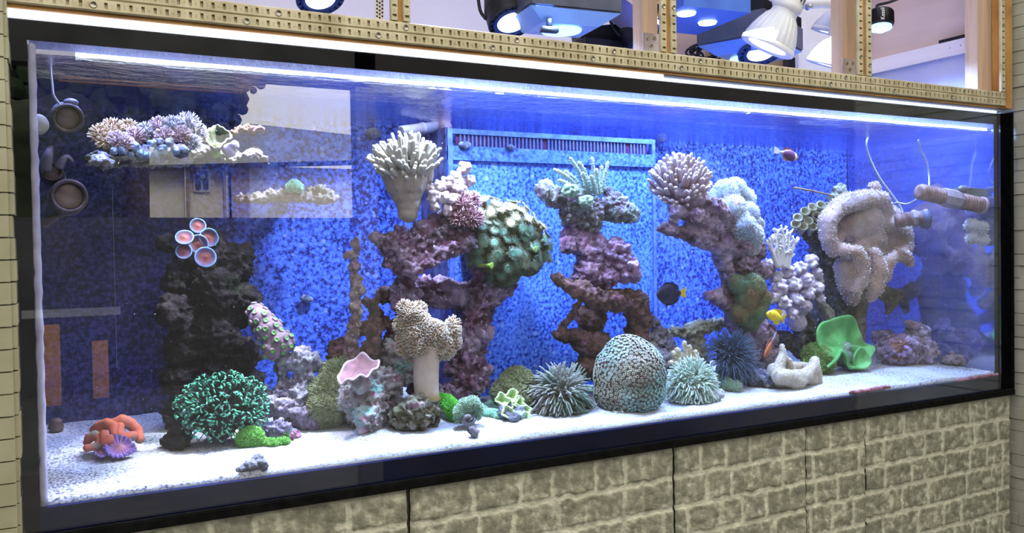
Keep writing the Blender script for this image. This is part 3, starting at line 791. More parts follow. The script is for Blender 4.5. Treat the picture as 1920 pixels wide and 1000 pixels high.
# ------------------------------------------------------------------ slotted brass rails on a wooden frame
def digit_meshes():
    out = {}
    for d in range(1, 13):
        cu = bpy.data.curves.new('d', 'FONT'); cu.body = str(d); cu.size = 0.0066; cu.extrude = 0.0002; cu.align_x = 'CENTER'; cu.align_y = 'CENTER'; cu.resolution_u = 2
        o = bpy.data.objects.new('d', cu); COL.objects.link(o)
        dg = bpy.context.evaluated_depsgraph_get()
        me = bpy.data.meshes.new_from_object(o.evaluated_get(dg))
        out[d] = ([v.co.copy() for v in me.vertices], [tuple(p.vertices) for p in me.polygons])
        bpy.data.objects.remove(o)
    return out
DIG = digit_meshes()
PITCH = 0.0149
def rail(o3, ux, uz, length, width, label, parent=None, order=1, phase=0, digits=True, screws=(), group=None, rot=0):
    """slotted rail: o3 corner, ux along, uz across, facing -Y"""
    o3, ux, uz = Vector(o3), Vector(ux), Vector(uz); uy = Vector((0, -1, 0)); dep = 0.006
    def pt(a, c, y=0): return o3 + ux*a + uz*c + uy*y
    r = thing('slotted_rail', o3, label, 'rail', group)
    mb = MB(); sw, sh = 0.0040, min(0.0082, width*.55)
    n = int(length / PITCH); c0, c1 = width/2 - sh/2, width/2 + sh/2
    nums = MB()
    e = 0.0016                                               # rolled edges
    a = 0.0
    prof = [(0.0, -dep), (0.0, -e), (e, 0.0)]
    for k in range(n + 1):
        s0 = min(a + PITCH/2 - sw/2, length); s1 = min(s0 + sw, length); b2 = min(a + PITCH, length)
        if b2 - a < 1e-4: break
        sk = ((k + phase) % 13 == 12)
        q = [(a, e), (b2, e), (b2, width-e), (a, width-e)]
        if s1 - s0 < sw - 1e-5 or sk:
            mb.add([pt(*x) for x in q], [(0,1,2,3)])
        else:
            g = [pt(a,e), pt(s0,e), pt(s1,e), pt(b2,e), pt(a,c0), pt(s0,c0), pt(s1,c0), pt(b2,c0), pt(a,c1), pt(s0,c1), pt(s1,c1), pt(b2,c1), pt(a,width-e), pt(s0,width-e), pt(s1,width-e), pt(b2,width-e)]
            fs = []
            for j in range(3):
                for i in range(3):
                    if not (i == 1 and j == 1): fs.append((j*4+i, j*4+i+1, (j+1)*4+i+1, (j+1)*4+i))
            mb.add(g, fs)
            h = [pt(s0,c0), pt(s1,c0), pt(s1,c1), pt(s0,c1), pt(s0,c0,-.004), pt(s1,c0,-.004), pt(s1,c1,-.004), pt(s0,c1,-.004)]
            mb.add(h, [(0,1,5,4),(1,2,6,5),(2,3,7,6),(3,0,4,7),(4,5,6,7)], None, 1)
        # edges and back
        mb.add([pt(a,0,-dep), pt(b2,0,-dep), pt(b2,0,-e), pt(a,0,-e), pt(b2,e), pt(a,e)], [(0,1,2,3),(3,2,4,5)])
        mb.add([pt(a,width-e), pt(b2,width-e), pt(b2,width,-e), pt(a,width,-e), pt(b2,width,-dep), pt(a,width,-dep)], [(0,1,2,3),(3,2,4,5)])
        mb.add([pt(a,0,-dep), pt(a,width,-dep), pt(b2,width,-dep), pt(b2,0,-dep)], [(0,1,2,3)])
        if digits and k < n and not sk:
            d = (k + phase) % 13 + 1
            if order < 0: d = 13 - d
            if 1 <= d <= 12:
                V, F = DIG[d]
                c = pt(a + PITCH + 0.0, width/2)
                if a + PITCH + 0.004 < length:
                    ca, sa = math.cos(rot), math.sin(rot)
                    nums.add([c + Vector((1,0,0))*(v.x*ca - v.y*sa)*0.8 + Vector((0,0,1))*(v.x*sa + v.y*ca) + uy*(0.0003 + v.z) for v in V], F)
        if sk and a + PITCH < length:
            s = MB(); c = pt(a + PITCH/2, width/2)
            s.lathe(c, uy, [(-0.001, 0.0050), (0.0006, 0.0048), (0.0010, 0.0040), (0.0004, 0.0034), (0.0004, 0.0012), (-0.0006, 0.0009)], 16)
            obj('screw', s, M_SCREW, r)
        a += PITCH
    for (s0, s1) in ((0, 0), (length, length)):
        mb.add([pt(s0,0,-dep), pt(s0,width,-dep), pt(s0,width-e,0), pt(s0,e,0)], [(0,1,2,3)])
    if nums.v: mb.add(nums.v, nums.f, None, 2)          # numbers stamped into the strip
    me = mb.mesh('strip')
    obj('strip', me, [M_BRASS, M_SLOT, M_DIGIT], r, sm=False)
    return r
FY = -0.006
rail((-0.035, FY, ZB + 0.6415), (1,0,0), (0,0,1), 2.055, 0.0159, 'lower of the two long horizontal slotted brass rails above the tank', order=1, phase=5)
rail((-0.035, FY, ZB + 0.6577), (1,0,0), (0,0,1), 2.055, 0.0163, 'upper of the two long horizontal slotted brass rails above the tank', order=-1, phase=2)
wf = thing('wooden_frame', (1.0, 0.0, ZB + 0.637), 'varnished orange wood frame carrying the slotted brass rails', 'frame')
obj('bottom_beam', MB().box((-0.035, 0.0, ZB + 0.637), (2.0215, 0.028, ZB + 0.674)), M_ORANGEWOOD, wf, sm=False)
for (x0, x1) in ((0.4865, 0.5150), (1.0015, 1.0355), (1.5170, 1.5565)):
    obj('upright', MB().box((x0 + .004, 0.0, ZB + 0.6745), (x1 - .001, 0.006, ZB + 0.95)), M_ORANGEWOOD, wf, sm=False)
obj('upright', MB().box((2.0215, -0.006, ZB + 0.637), (2.0455, 0.028, ZB + 0.97)), M_ORANGEWOOD, wf, sm=False)
VR = [('left', 0.4850, 0.5172), ('second', 1.0000, 1.0362), ('third', 1.5155, 1.5580)]
nm = ['slotted brass upright rail left of the wood strip nearest the left spotlight', 'slotted brass upright rail right of the wood strip nearest the left spotlight',
      'slotted brass upright rail, left one of the pair before the pine post with plate', 'slotted brass upright rail left of the blue twin-lens panel lamp',
      'slotted brass upright rail just right of the twin white bell spotlights', 'slotted brass upright rail touching the small lettered black lamp']
for k, (_, x0, x1) in enumerate(VR):
    w = (x1 - x0) * 0.37
    rail((x0, FY, ZB + 0.6755), (0,0,1), (1,0,0), 0.26, w, nm[2*k], order=-1, phase=4 + 3*k, digits=(k < 2), rot=0)
    rail((x1 - w, FY, ZB + 0.6755), (0,0,1), (1,0,0), 0.26, w, nm[2*k+1], order=1, phase=3 + 4*k, digits=(k < 2), rot=0)
rail((2.004, FY, ZB + 0.6755), (0,0,1), (1,0,0), 0.28, 0.0165, 'slotted brass upright rail at the far right corner of the frame', order=1, phase=2, digits=False)

# pine posts behind the rails with screwed corner plates
def post(x0, x1, y0, y1, label, plate=True):
    r = thing('pine_post', ((x0+x1)/2, (y0+y1)/2, ZB + 0.674), label, 'post')
    obj('timber', MB().box((x0, y0, ZB + 0.6745), (x1, y1, ZB + 1.02)), M_POST, r, sm=False)
    if plate:
        w = x1 - x0
        p_ = obj('corner_plate', MB().box((x0 - 0.001, y0 - 0.002, ZB + 0.675), (x1 + 0.001, y0, ZB + 0.716)), M_CHROME, r, 'shiny steel corner plate', sm=False)
        for (fx, z) in ((0.28, .706), (0.74, .708), (0.5, .693)):
            obj('screw', MB().lathe((x0 + w*fx, y0 - 0.002, ZB + z), (0,-1,0), [(0, .0042), (.0012, .0036), (.0012, .0016), (.0004, .0012)], 14), M_SCREW, p_)
    return r
p0, p1 = P(1205, 50, 0.03), P(1233, 50, 0.03)
post(p0.x, p1.x, 0.030, 0.060, 'pale pine post with steel corner plate left of the second pair of upright rails')
p0, p1 = P(1579, 50, 0.03), P(1604, 50, 0.03)
post(p0.x, p1.x, 0.030, 0.060, 'pale pine post with steel corner plate right of the twin white spotlights')
p0, p1 = P(1833, 80, 0.03), P(1880, 80, 0.03)
post(p0.x, p1.x, 0.030, 0.062, 'wide whitewashed pine post at the far right of the hood', False)
pk = thing('perforated_bracket', P(716, 34, 0.03), 'white perforated metal angle bracket left of the first upright rails', 'bracket')
a, c = P(703, 36, 0.03), P(728, 0, 0.03)
mb = MB().box((a.x, 0.028, a.z), (P(718, 20, .03).x, 0.031, c.z + .06)); obj('plate', mb, M_WHITEP, pk, sm=False)
mb = MB().box((P(672, 34, .03).x, 0.028, ZB + .6745), (P(722, 34, .03).x, 0.05, ZB + .6785)); obj('foot', mb, M_CHROME, pk, sm=False)
for i in range(3):
    for j in range(6):
        q = P(706 + i*5, 2 + j*7 + (i % 2)*3 - 6, 0.03)
        obj('hole', MB().lathe((q.x, 0.0277, q.z), (0,-1,0), [(0, .0016), (.0004, .0015)], 10), M_SLOT, pk)

# ------------------------------------------------------------------ lamps and clutter in the hood above the tank
def PX(px, py, X):
    d = CF + CR * ((px - 960) / FPX) + CD * ((py - 500) / FPX)
    return CAM + d * ((X - CAM.x) / d.x)
def PYZ(px, Y): return P(px, 60, Y).x
sx = 2.046
hs = thing('wall_hood', (sx, 0.3, ZB + 0.64), 'plywood end wall of the hood with a whitewashed cross board', 'wall'); hs['kind'] = 'structure'
obj('plywood', MB().box((sx, 0.064, ZB + 0.64), (sx + 0.012, 0.655, ZB + 1.3)), M_PLY, hs, sm=False)
za, zb_ = PX(1700, 97, sx - 0.02).z, PX(1700, 124, sx - 0.02).z
obj('cross_board', MB().box((sx - 0.022, 0.064, zb_), (sx - 0.0005, 0.655, za)), M_BEAM, hs, sm=False)
obj('lower_board', MB().box((sx - 0.008, 0.064, ZB + 0.645), (sx - 0.0005, 0.655, zb_ - 0.0005)), nmat('lilac_lit_board', [(.46,.46,.66), (.56,.56,.76)], 12, .6), hs, sm=False)  # lilac light inside the hood put into the board's colour
for px, py in ((1781, 88), (1801, 83), (1822, 79)):
    q = PX(px, py + 2, sx - 0.022); obj('nail', MB().lathe((sx - 0.022, q.y, q.z), (-1,0,0), [(0, .0016), (.0008, .0014)], 8), M_SCREW, hs)
q0, q1 = PX(1760, 80, sx - 0.02), PX(1833, 66, sx - 0.02)
obj('dark_strip', MB().box((sx - 0.020, min(q0.y, q1.y), za + 0.0003), (sx - 0.001, max(q0.y, q1.y), za + 0.009)), M_BLACK, label='dark strip lying on the whitewashed cross board', cat='strip', sm=False)
q = PX(1785, 163, 2.02)
obj('round_lid', MB().lathe((2.0, q.y + 0.02, ZB + 0.646), (0,0,1), [(0, .020), (.004, .023), (.020, .023), (.023, .021), (.024, .0)], 24), nmat('blue_black_plastic', [(.02,.03,.12), (.03,.06,.2)], 30, .4), label='small dark blue round lid by the right post', cat='lid')
# shelf under the hood clutter
obj('hood_shelf', MB().box((0.0, 0.449, ZB + 0.632), (2.03, 0.655, ZB + 0.640)), nmat('white_shelf', [(.6,.58,.7), (.7,.68,.8)], 9, .6), label='white shelf behind the aquarium under the lamps', cat='shelf', sm=False)

AX = lambda *v: Vector(v).normalized()
def spot(name, px, py, Y, rpx, axis, length, mats, glow, label, cat='lamp', group=None):
    c = P(px, py, Y); r = rpx * mpp(c); ax = Vector(axis).normalized()
    t = thing(name, c, label, cat, group)
    b = MB().lathe(c, ax, [(-length, r*0.45), (-length*0.85, r*0.7), (-length*0.5, r*0.86), (-length*.3, r*.98), (-length*.26, r*1.0), (-length*.22, r*.95), (-length*.18, r*1.0), (-length*.14, r*.95), (-length*.1, r*1.0), (-length*.05, r*.96), (0, r), (0.002, r*.95), (-.002, r*.72)], 40)
    obj('barrel', b, mats[0], t)
    obj('lens_ring', MB().lathe(c, ax, [(-.001, r*.80), (0.002, r*.78), (0.003, r*.64), (-.002, r*.6)], 32), mats[1], t)
    v = MB()
    u = ax.orthogonal().normalized(); w = ax.cross(u)
    for k in range(20):
        a = k / 20 * 2 * math.pi; d = u*math.cos(a) + w*math.sin(a)
        v.obox(c + d*r*.86 + ax*0.0015, d, ax.cross(d), ax, r*.06, r*.028, .0016)
    obj('vents', v, M_BLACKMATTE, t, sm=False)
    obj('lens', MB().lathe(c, ax, [(0.0, r*.62), (0.004, r*.5), (0.006, r*.25), (0.0065, 0)], 28), glow, t)
    return t, c, r, ax
def yoke(t, c, r, ax, side):
    pts = [c + side*r*1.02 - ax*.01, c + side*r*1.15 - ax*.04, c + side*r*.9 - ax*.10 + Vector((0,0,.02)), c - ax*.15 + Vector((0,0,.06))]
    obj('yoke', MB().tube(spline(pts, 14), .0035, 8), M_BLACK, t)
DB = nmat('blue_black_metal', [(.012,.02,.07), (.02,.04,.15)], 20, 0.35)
t = spot('spotlight', 601, -2, 0.22, 46, (0.05, -0.42, -0.85), .13, (DB, DB), M_GLOWC, 'black ribbed round spotlight at the top left of the hood')
t = spot('spotlight', 960, 42, 0.26, 46, (0.0, -0.45, -0.85), .13, (M_BLACK, DB), M_GLOW, 'black spotlight hanging left of the big grey box lamp'); yoke(*t, Vector((-.88, .47, 0)))
t = spot('spotlight', 1428, 98, 0.26, 44, (-0.12, -0.40, -0.88), .12, (DB, DB), M_GLOW, 'blue-black spotlight behind the big white spotlight, under the finned lamp')
t = spot('spotlight', 1206, 76, 0.27, 34, (0.3, -0.4, -0.8), .10, (M_BLACK, DB), M_GREYMETAL, 'unlit black spotlight tucked behind the pine post'); yoke(*t, Vector((-.88, .47, 0)))
# big grey box lamp
def box_lamp(label, c, yaw, hx, hy, hz, fins=False):
    ax, ay, az = Vector((math.cos(yaw), math.sin(yaw), 0)), Vector((-math.sin(yaw), math.cos(yaw), 0)), Vector((0,0,1))
    t = thing('box_lamp', c, label, 'lamp')
    me = MB().obox(c + az*hz, ax, ay, az, hx, hy, hz).mesh('b'); bm = bmesh.new(); bm.from_mesh(me)
    bmesh.ops.bevel(bm, geom=bm.edges, offset=.004, segments=2, affect='EDGES'); bm.to_mesh(me); bm.free()
    obj('housing', me, M_GREYMETAL, t, sm=False)
    sk = MB(); vs = [c + ax*hx*.98*a + ay*hy*.98*b_ for a, b_ in ((-1,-1),(1,-1),(1,1),(-1,1))] + [c - az*.022 + ax*hx*.62*a + ay*hy*.62*b_ for a, b_ in ((-1,-1),(1,-1),(1,1),(-1,1))]
    sk.add(vs, [(0,1,5,4),(1,2,6,5),(2,3,7,6),(3,0,4,7),(4,5,6,7),(3,2,1,0)]); obj('reflector', sk, nmat('satin_blue_reflector', [(.22,.36,.62), (.32,.48,.75)], 12, .3, metal=.4), t, sm=False)
    obj('lens', MB().lathe(c - az*.0225, -az, [(0, hx*.42), (.003, hx*.4), (.004, 0)], 32), M_GLOWB, t)
    if fins:
        f = MB()
        for k in range(26):
            f.obox(c + az*(2*hz + .012) + ax*hx*(-.96 + 1.92*k/25), ax, ay, az, .0012, hy*.96, .012)
        obj('cooling_fins', f, M_BLACK, t, sm=False)
    return t, c, ax, ay, az
c = P(1052, 36, 0.22)
t, c, ax, ay, az = box_lamp('large grey box lamp with a blue-lit tapered reflector, top centre of the hood', c, -.12, .098, .075, .045)
q = P(1030, 56, 0.17)
obj('bracket_knob', MB().lathe(q + Vector((0,0,.004)), (0,0,1), [(-.004, .006), (.016, .006), (.018, .004)], 14).obox(q, ax, ay, az, .017, .007, .005), M_BLACK, t)
c = P(1408, 92, 0.32)
box_lamp('dark finned box lamp behind the big white spotlight', c, .40, .120, .085, .030, True)
# blue twin LED panel lamp
c = P(1295, 38, 0.25)
t = thing('panel_lamp', c, 'blue panel lamp with two glowing round lenses right of the second post', 'lamp')
obj('housing', MB().obox(c + Vector((0,0,.012)), AX(1,-.1,0), AX(.1,1,0), AX(0,0,1), .085, .10, .014), nmat('blue_lamp_plastic', [(.05,.12,.5), (.08,.2,.7)], 10, .4), t, sm=False)
for px, py, yy in ((1326, 6, .24), (1287, 49, .20)):
    q = P(px, py, yy); obj('lens', MB().lathe((q.x, q.y, c.z - .0025), (0,0,-1), [(0, .021), (.004, .019), (.006, 0)], 24), M_GLOWC, t)
obj('baffle', MB().obox(P(1320, 24, .24) + Vector((0,0,.02)), AX(1,-.1,0), AX(.1,1,0), AX(0,0,1), .05, .05, .012), nmat('deep_blue_plastic', [(.03,.08,.6), (.05,.14,.8)], 10, .4), t, sm=False)
# bronze louvred lamp
c = P(1172, 22, 0.24)
t = thing('louvred_lamp', c, 'bronze louvred lamp tilted beside the pine post', 'lamp')
ax, az = AX(.86,-.1,-.5), AX(.5,0,.86); ay = az.cross(ax)
fr_ = MB(); fr_.obox(c - az*.004, ax, ay, az, .062, .05, .004)
obj('frame', fr_, nmat('lilac_metal', [(.3,.24,.3), (.42,.34,.4)], 20, .35, metal=.5), t, sm=False)
sl = MB()
for k in range(9): sl.obox(c + ax*(-.055 + .0135*k) + az*.020, AX(ax.x*.4 + az.x, 0, az.z), ay, ax, .0016, .046, .0022); sl.obox(c + ax*(-.055 + .0135*k) + az*.022, ax, ay, az, .0016, .046, .022)
obj('louvres', sl, nmat('bronze', [(.22,.13,.05), (.34,.22,.1)], 30, .4, metal=.6), t, sm=False)
obj('core', MB().obox(c + az*.022, ax, ay, az, .056, .040, .015), M_BLACKMATTE, t, sm=False)
# dark controller box
c = P(1140, 78, 0.36)
obj('black_controller', MB().obox(c + Vector((0,0,.005)), AX(1,-.25,.14), AX(.25,1,0), AX(-.14,0,1), .075, .03, .026).obox(P(1120, 96, .34), AX(1,0,0), AX(0,1,0), AX(0,0,1), .05, .03, .02), M_BLACK, label='black box below the louvred lamp behind the rails', cat='box', sm=False)
# white spotlights with ribbed bells
M_BELL = nmat('frosted_ribbed_bell', [(.60,.64,.74), (.74,.77,.85)], 12, .28, spec=.5)
def bell(px, py, Y, rpx, axis, L, label):
    c = P(px, py, Y); r = rpx * mpp(c); ax = Vector(axis).normalized()
    t = thing('bell_spotlight', c, label, 'lamp')
    n = 96; prof = [(-L*.52, .50), (-L*.46, .52), (-L*.40, .62), (-L*.30, .76), (-L*.18, .89), (-L*.06, .985), (0, 1.0)]
    u = ax.orthogonal().normalized(); w = ax.cross(u); mb = MB(); vs = []
    for i, (h, q) in enumerate(prof):
        for k in range(n):
            a = 2*math.pi*k/n; rib = (0.035 if (k % 4) < 1 else 0.0) * (1 if 1 < i < 6 else 0)
            vs.append(c + ax*h + (u*math.cos(a) + w*math.sin(a)) * r * (q + rib))
    fs = []
    for i in range(len(prof)-1):
        for k in range(n): fs.append((i*n+k, i*n+(k+1) % n, (i+1)*n+(k+1) % n, (i+1)*n+k))
    mb.add(vs, fs); obj('bell', mb, M_BELL, t, 'ribbed white bell')
    obj('rim', MB().lathe(c, ax, [(-.004, r*1.0), (-.003, r*1.05), (.006, r*1.06), (.008, r*1.0), (.004, r*.93)], 40), M_WHITEP, t)
    obj('lens', MB().lathe(c, ax, [(.001, r*.94), (.005, r*.7), (.007, 0)], 32), M_GLOW, t)
    nk = MB(); nk.lathe(c, ax, [(-L*1.15, r*.40), (-L*1.1, r*.50), (-L*.66, r*.50), (-L*.62, r*.58), (-L*.55, r*.58), (-L*.50, r*.46)], 28)
    obj('neck', nk, M_WHITEP, t)
    sl = MB()
    for k in range(14):
        a = 2*math.pi*k/14; d = u*math.cos(a) + w*math.sin(a)
        sl.obox(c - ax*L*.82 + d*r*.50, d, ax.cross(d), ax, .0012, r*.035, L*.13)
    obj('vent_slots', sl, M_GREYMETAL, t, sm=False)
    return t, c, r, ax
t, c, r, ax = bell(1440, 84, 0.13, 49, (-.32, .34, -.90), .150, 'big white ribbed bell spotlight pointing down over the rails')
a_, b_ = P(1488, 10, .14), P(1592, 10, .15)
obj('arm', MB().tube([a_, a_.lerp(b_, .5) + Vector((0,0,.004)), b_], .010, 14).obox(b_, AX(1,0,.1), AX(0,1,0), AX(-.1,0,1), .03, .012, .022), M_WHITEP, t, 'white arm running to the post')
obj('wing_nut', MB().lathe(P(1512, 14, .125), (.3,-1,0), [(0, .007), (.012, .006), (.014, .003)], 12), M_CHROME, t)
bell(1570, 60, 0.20, 45, (-.10, .34, -.95), .10, 'upper of the twin white bell spotlights beside the third post')
bell(1562, 120, 0.165, 46, (-.12, .34, -.95), .115, 'lower of the twin white bell spotlights beside the third post')
q = P(1545, 78, .34)
obj('white_board', MB().box((P(1497, 60, .40).x, .40, ZB + .641), (P(1612, 60, .40).x, .412, P(1545, -10, .4).z)), M_WHITEP, label='white upright board behind the twin bell spotlights', cat='board', sm=False)
# black puck lamp with its lettering
c = P(1651, 50, 0.10)
t = thing('puck_lamp', c, 'small black cylindrical lamp with white lettering and a blue lens, hanging near the third post', 'lamp')
r = 23 * mpp(c); ax = AX(-.12, -.12, -1); 
obj('housing', MB().lathe(c, -ax, [(0, r*.9), (.002, r), (.034, r), (.037, r*.94), (.037, 0)], 36), M_BLACK, t)
fi = MB(); u = ax.orthogonal().normalized(); w = ax.cross(u)
for k in range(30):
    a = 2*math.pi*k/30; d = u*math.cos(a) + w*math.sin(a)
    if abs((d.dot(Vector((-.65,-.76,0))))) > .90 and d.y < 0: continue
    fi.obox(c - ax*.019 + d*r, d, ax.cross(d), ax, .0012, .0008, .014)
obj('fins', fi, M_BLACKMATTE, t, sm=False)
obj('lens', MB().lathe(c, ax, [(-.001, r*.86), (.005, r*.86), (.008, r*.5), (.0085, 0)], 30), M_GLOWB, t)
obj('bulb', MB().lathe(c + ax*.0086 - w*0, ax, [(-.001, r*.35), (.004, r*.3), (.006, 0)], 18), M_GLOWC, t)
cu = bpy.data.curves.new('word', 'FONT'); cu.body = 'Kessil'; cu.size = .0125; cu.extrude = .0003; cu.align_x = 'CENTER'; cu.align_y = 'CENTER'
o = bpy.data.objects.new('word', cu); COL.objects.link(o); dg = bpy.context.evaluated_depsgraph_get(); me = bpy.data.meshes.new_from_object(o.evaluated_get(dg)); bpy.data.objects.remove(o)
d = Vector((-.65, -.76, 0)).normalized(); d = (d - ax * d.dot(ax)).normalized()
tx = -ax; tn = d; ty = tn.cross(tx)
c2 = c - ax*.019 + d*(r + .0006)
for v in me.vertices: v.co = c2 + tx*v.co.x + ty*v.co.y + tn*v.co.z
obj('lettering', me, flat('white_print', (.8,.82,.86), .5), t, 'white vertical lettering', sm=False)
pts = [c - ax*.037 + Vector((-.004,0,0)), c - ax*.055 + Vector((.004,.01,0)), P(1668, 4, .13), P(1700, -8, .18), P(1760, -30, .22)]
obj('cable', MB().tube(spline(pts, 24), .0035, 8), M_BLACK, t)
# cable coil, cartons
for (x0, y0, x1, y1, yy, col, lab) in ((1345, 70, 1480, 130, .52, [(.36,.26,.13), (.46,.34,.17)], 'tan cardboard carton behind the spotlights'), (1238, 50, 1322, 108, .48, [(.34,.24,.22), (.44,.32,.28)], 'pinkish wooden block behind the cable coil'),
                                  (1478, 110, 1500, 150, .50, [(.04,.035,.04), (.08,.07,.08)], 'dark box between the tan carton and the white board')):
    a, b2 = P(x0, y0, yy), P(x1, y1, yy); 
    bx = thing('carton' if 'carton' in lab else 'block', ((a.x+b2.x)/2, yy, ZB + .6405), lab, 'box')
    obj('body', MB().box((a.x, yy, ZB + .6405), (b2.x, yy + .10, a.z)), nmat('carton', col, 8, .8), bx, sm=False)
    obj('lid', MB().box((a.x - .001, yy - .0015, a.z + .0002), (b2.x + .001, yy + .101, a.z + .004)), nmat('carton_lid', [tuple(k*.85 for k in q) for q in col], 8, .8), bx, sm=False)
rnd = random.Random(9); mb = MB(); q = P(1322, 98, .40); pts = []
for k in range(60):
    a = k * .62; rr_ = .026 + .010*math.sin(k*.7)
    pts.append(q + Vector((math.cos(a)*rr_*1.5, rnd.uniform(-.012,.012), math.sin(a)*rr_*.62 + rnd.uniform(-.003,.003))))
pts = [Vector((p.x, p.y, max(p.z, ZB + .6445))) for p in pts]
mb.tube(spline(pts, 220), .0028, 6)
obj('cable_coil', mb, M_BLACK, label='tangled coil of black cable behind the rails', cat='cable')

# ------------------------------------------------------------------ live rock
ROCKG = None
def live_rock(name, items, mat, label, vox=.0032, seed=0, cat='rock', **k):
    return obj(name, rock(items, vox, seed, **k), mat, label=label, cat=cat)
def on_sand(px, py, r, squash=(1,1,1), lift=0.0):
    p = S(px, py); rr = r * mpp(p); return (p + Vector((0, 0, rr * squash[2] * .8 + lift)), rr, squash)
# left dark tower
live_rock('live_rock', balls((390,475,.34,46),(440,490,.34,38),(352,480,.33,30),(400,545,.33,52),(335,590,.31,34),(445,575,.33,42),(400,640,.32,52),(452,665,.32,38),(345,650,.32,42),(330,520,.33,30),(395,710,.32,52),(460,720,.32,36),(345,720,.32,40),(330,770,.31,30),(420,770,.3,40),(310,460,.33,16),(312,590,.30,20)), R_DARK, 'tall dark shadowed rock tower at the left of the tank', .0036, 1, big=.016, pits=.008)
# left shelf
shelf = chain((165,300,.10,10),(205,300,.12,15),(270,300,.14,16),(340,297,.16,15),(410,296,.18,13),(450,296,.19,10)) + chain((180,296,.16,10),(240,290,.20,15),(320,288,.24,16),(400,288,.28,13),(440,284,.30,10)) + chain((220,292,.18,16),(300,290,.22,18),(380,290,.24,14)) + chain((250,292,.28,14),(300,292,.34,12),(330,296,.41,12))
live_rock('shelf_rock', shelf, rock_mat('grey_shelf_rock', [(.05,.05,.04), (.17,.16,.14), (.32,.31,.30)], (.07,.085,.03), (.22,.2,.36), (.5,.5,.55)), 'long thin grey shelf rock high at the left, carrying the fluffy coral', .0028, 2, big=.007, fine=.005)
live_rock('shelf_rock', chain((438,302,.19,8),(460,290,.18,11),(485,292,.18,9),(505,308,.17,4)) + chain((475,290,.2,8),(480,286,.32,8),(478,286,.42,8)), rock_mat('violet_shelf_rock', [(.05,.045,.06), (.13,.12,.18), (.24,.22,.32)], None, (.2,.14,.34), None), 'small lilac-edged ledge tapering off the right end of the left shelf', .0026, 3, big=.004, fine=.004)
live_rock('shelf_rock', chain((436,247,.20,6),(460,242,.22,9),(490,240,.24,6)) + chain((462,242,.22,7),(470,244,.33,7),(476,244,.43,7)), R_BROWN, 'small grey-brown ledge above the left shelf near the waterline', .0026, 4, big=.004, fine=.004)
live_rock('shelf_rock', chain((448,372,.30,7),(490,370,.30,10),(540,368,.30,12),(590,370,.29,13),(622,372,.28,10)) + balls((600,356,.29,11),(618,362,.28,9),(585,354,.29,8),(575,372,.29,10)) + chain((540,368,.34,9),(540,368,.42,11)), rock_mat('lilac_shelf_rock', [(.08,.07,.07), (.19,.17,.18), (.34,.31,.33)], (.22,.19,.12), (.24,.17,.40), None), 'second, lower shelf rock left of centre with a small green coral on it', .0026, 5, big=.005, fine=.005)
# thin column with knobs
live_rock('upright_rock', chain((667,452,.24,9),(664,490,.24,8),(668,540,.24,10),(668,590,.24,11),(660,640,.24,13),(655,690,.24,18),(655,740,.22,24)) + balls((655,478,.235,8),(678,525,.235,7),(660,455,.235,7),(675,545,.235,9),(672,500,.235,9),(664,580,.235,12),(668,465,.235,9)), rock_mat('tan_column_rock', [(.08,.05,.05), (.24,.16,.15), (.40,.31,.30)], None, (.3,.16,.24), (.6,.52,.56)), 'thin upright rock column left of the cream finger coral', .0026, 6, big=.006, fine=.004, pits=.003)
live_rock('live_rock', balls((692,568,.285,14),(722,555,.285,16),(705,585,.285,15),(745,560,.285,12),(640,655,.255,24),(620,668,.245,12),(690,620,.255,15),(735,610,.255,13),(742,640,.255,20),(690,655,.245,16),(712,615,.245,13),(700,650,.235,18),(672,690,.255,26),(720,690,.255,30)) + chain((708,605,.245,10),(706,650,.245,16)) + chain((748,560,.255,6),(752,585,.255,7),(742,625,.255,10)), R_BROWN, 'jagged maroon rock heap with a blunt horn between the column and the toadstool', .003, 7, big=.009, fine=.006, pits=.006)
# centre left arch
arch = chain((770,475,.20,26),(800,450,.20,32),(840,430,.20,34),(880,425,.20,30)) + chain((775,505,.17,14),(800,490,.17,16),(840,470,.17,16),(880,455,.17,14)) + balls((785,465,.22,30),(830,460,.22,28),(730,458,.22,25),(708,448,.22,12),(750,440,.22,16),(735,490,.22,15),(750,505,.22,18)) \
     + chain((757,500,.24,16),(762,560,.25,22),(772,620,.25,25),(785,690,.24,28),(800,740,.22,28)) + chain((905,440,.26,44),(930,480,.26,44),(925,525,.26,38),(905,560,.26,34),(890,610,.25,28),(880,660,.24,30),(880,720,.22,34)) + chain((900,545,.25,22),(940,545,.25,14),(962,538,.25,8)) + chain((800,545,.28,30),(850,555,.28,26),(890,555,.27,26)) + balls((905,620,.22,18),(895,690,.21,24),(850,740,.22,26),(860,690,.24,22))
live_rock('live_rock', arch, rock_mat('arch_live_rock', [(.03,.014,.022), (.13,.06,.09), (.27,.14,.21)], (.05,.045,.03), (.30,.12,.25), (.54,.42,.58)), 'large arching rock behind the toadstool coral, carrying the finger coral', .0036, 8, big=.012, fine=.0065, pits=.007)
# rock pile with turquoise and pink crusts
live_rock('crusted_rock', [on_sand(690,800,44), on_sand(655,790,30), on_sand(722,790,32)] + balls((690,745,.185,34),(720,720,.205,34),(745,690,.235,34),(752,650,.255,26),(735,665,.245,25),(660,745,.185,28),(770,620,.285,16),(690,790,.135,24)), R_PINK, 'knobbly rock pile crusted turquoise and pink under the ruffled plate coral', .003, 9, big=.011, fine=.007, pits=.006)
live_rock('crusted_rock', [on_sand(780,806,34,(1.25,1,1)), on_sand(748,806,22), on_sand(808,798,24)] + balls((780,770,.120,30),(800,762,.130,24),(765,780,.120,26),(815,770,.130,16)), R_OLIVE, 'mossy rock on the sand carrying the toadstool coral', .0028, 10, big=.008, fine=.005, pits=.006)
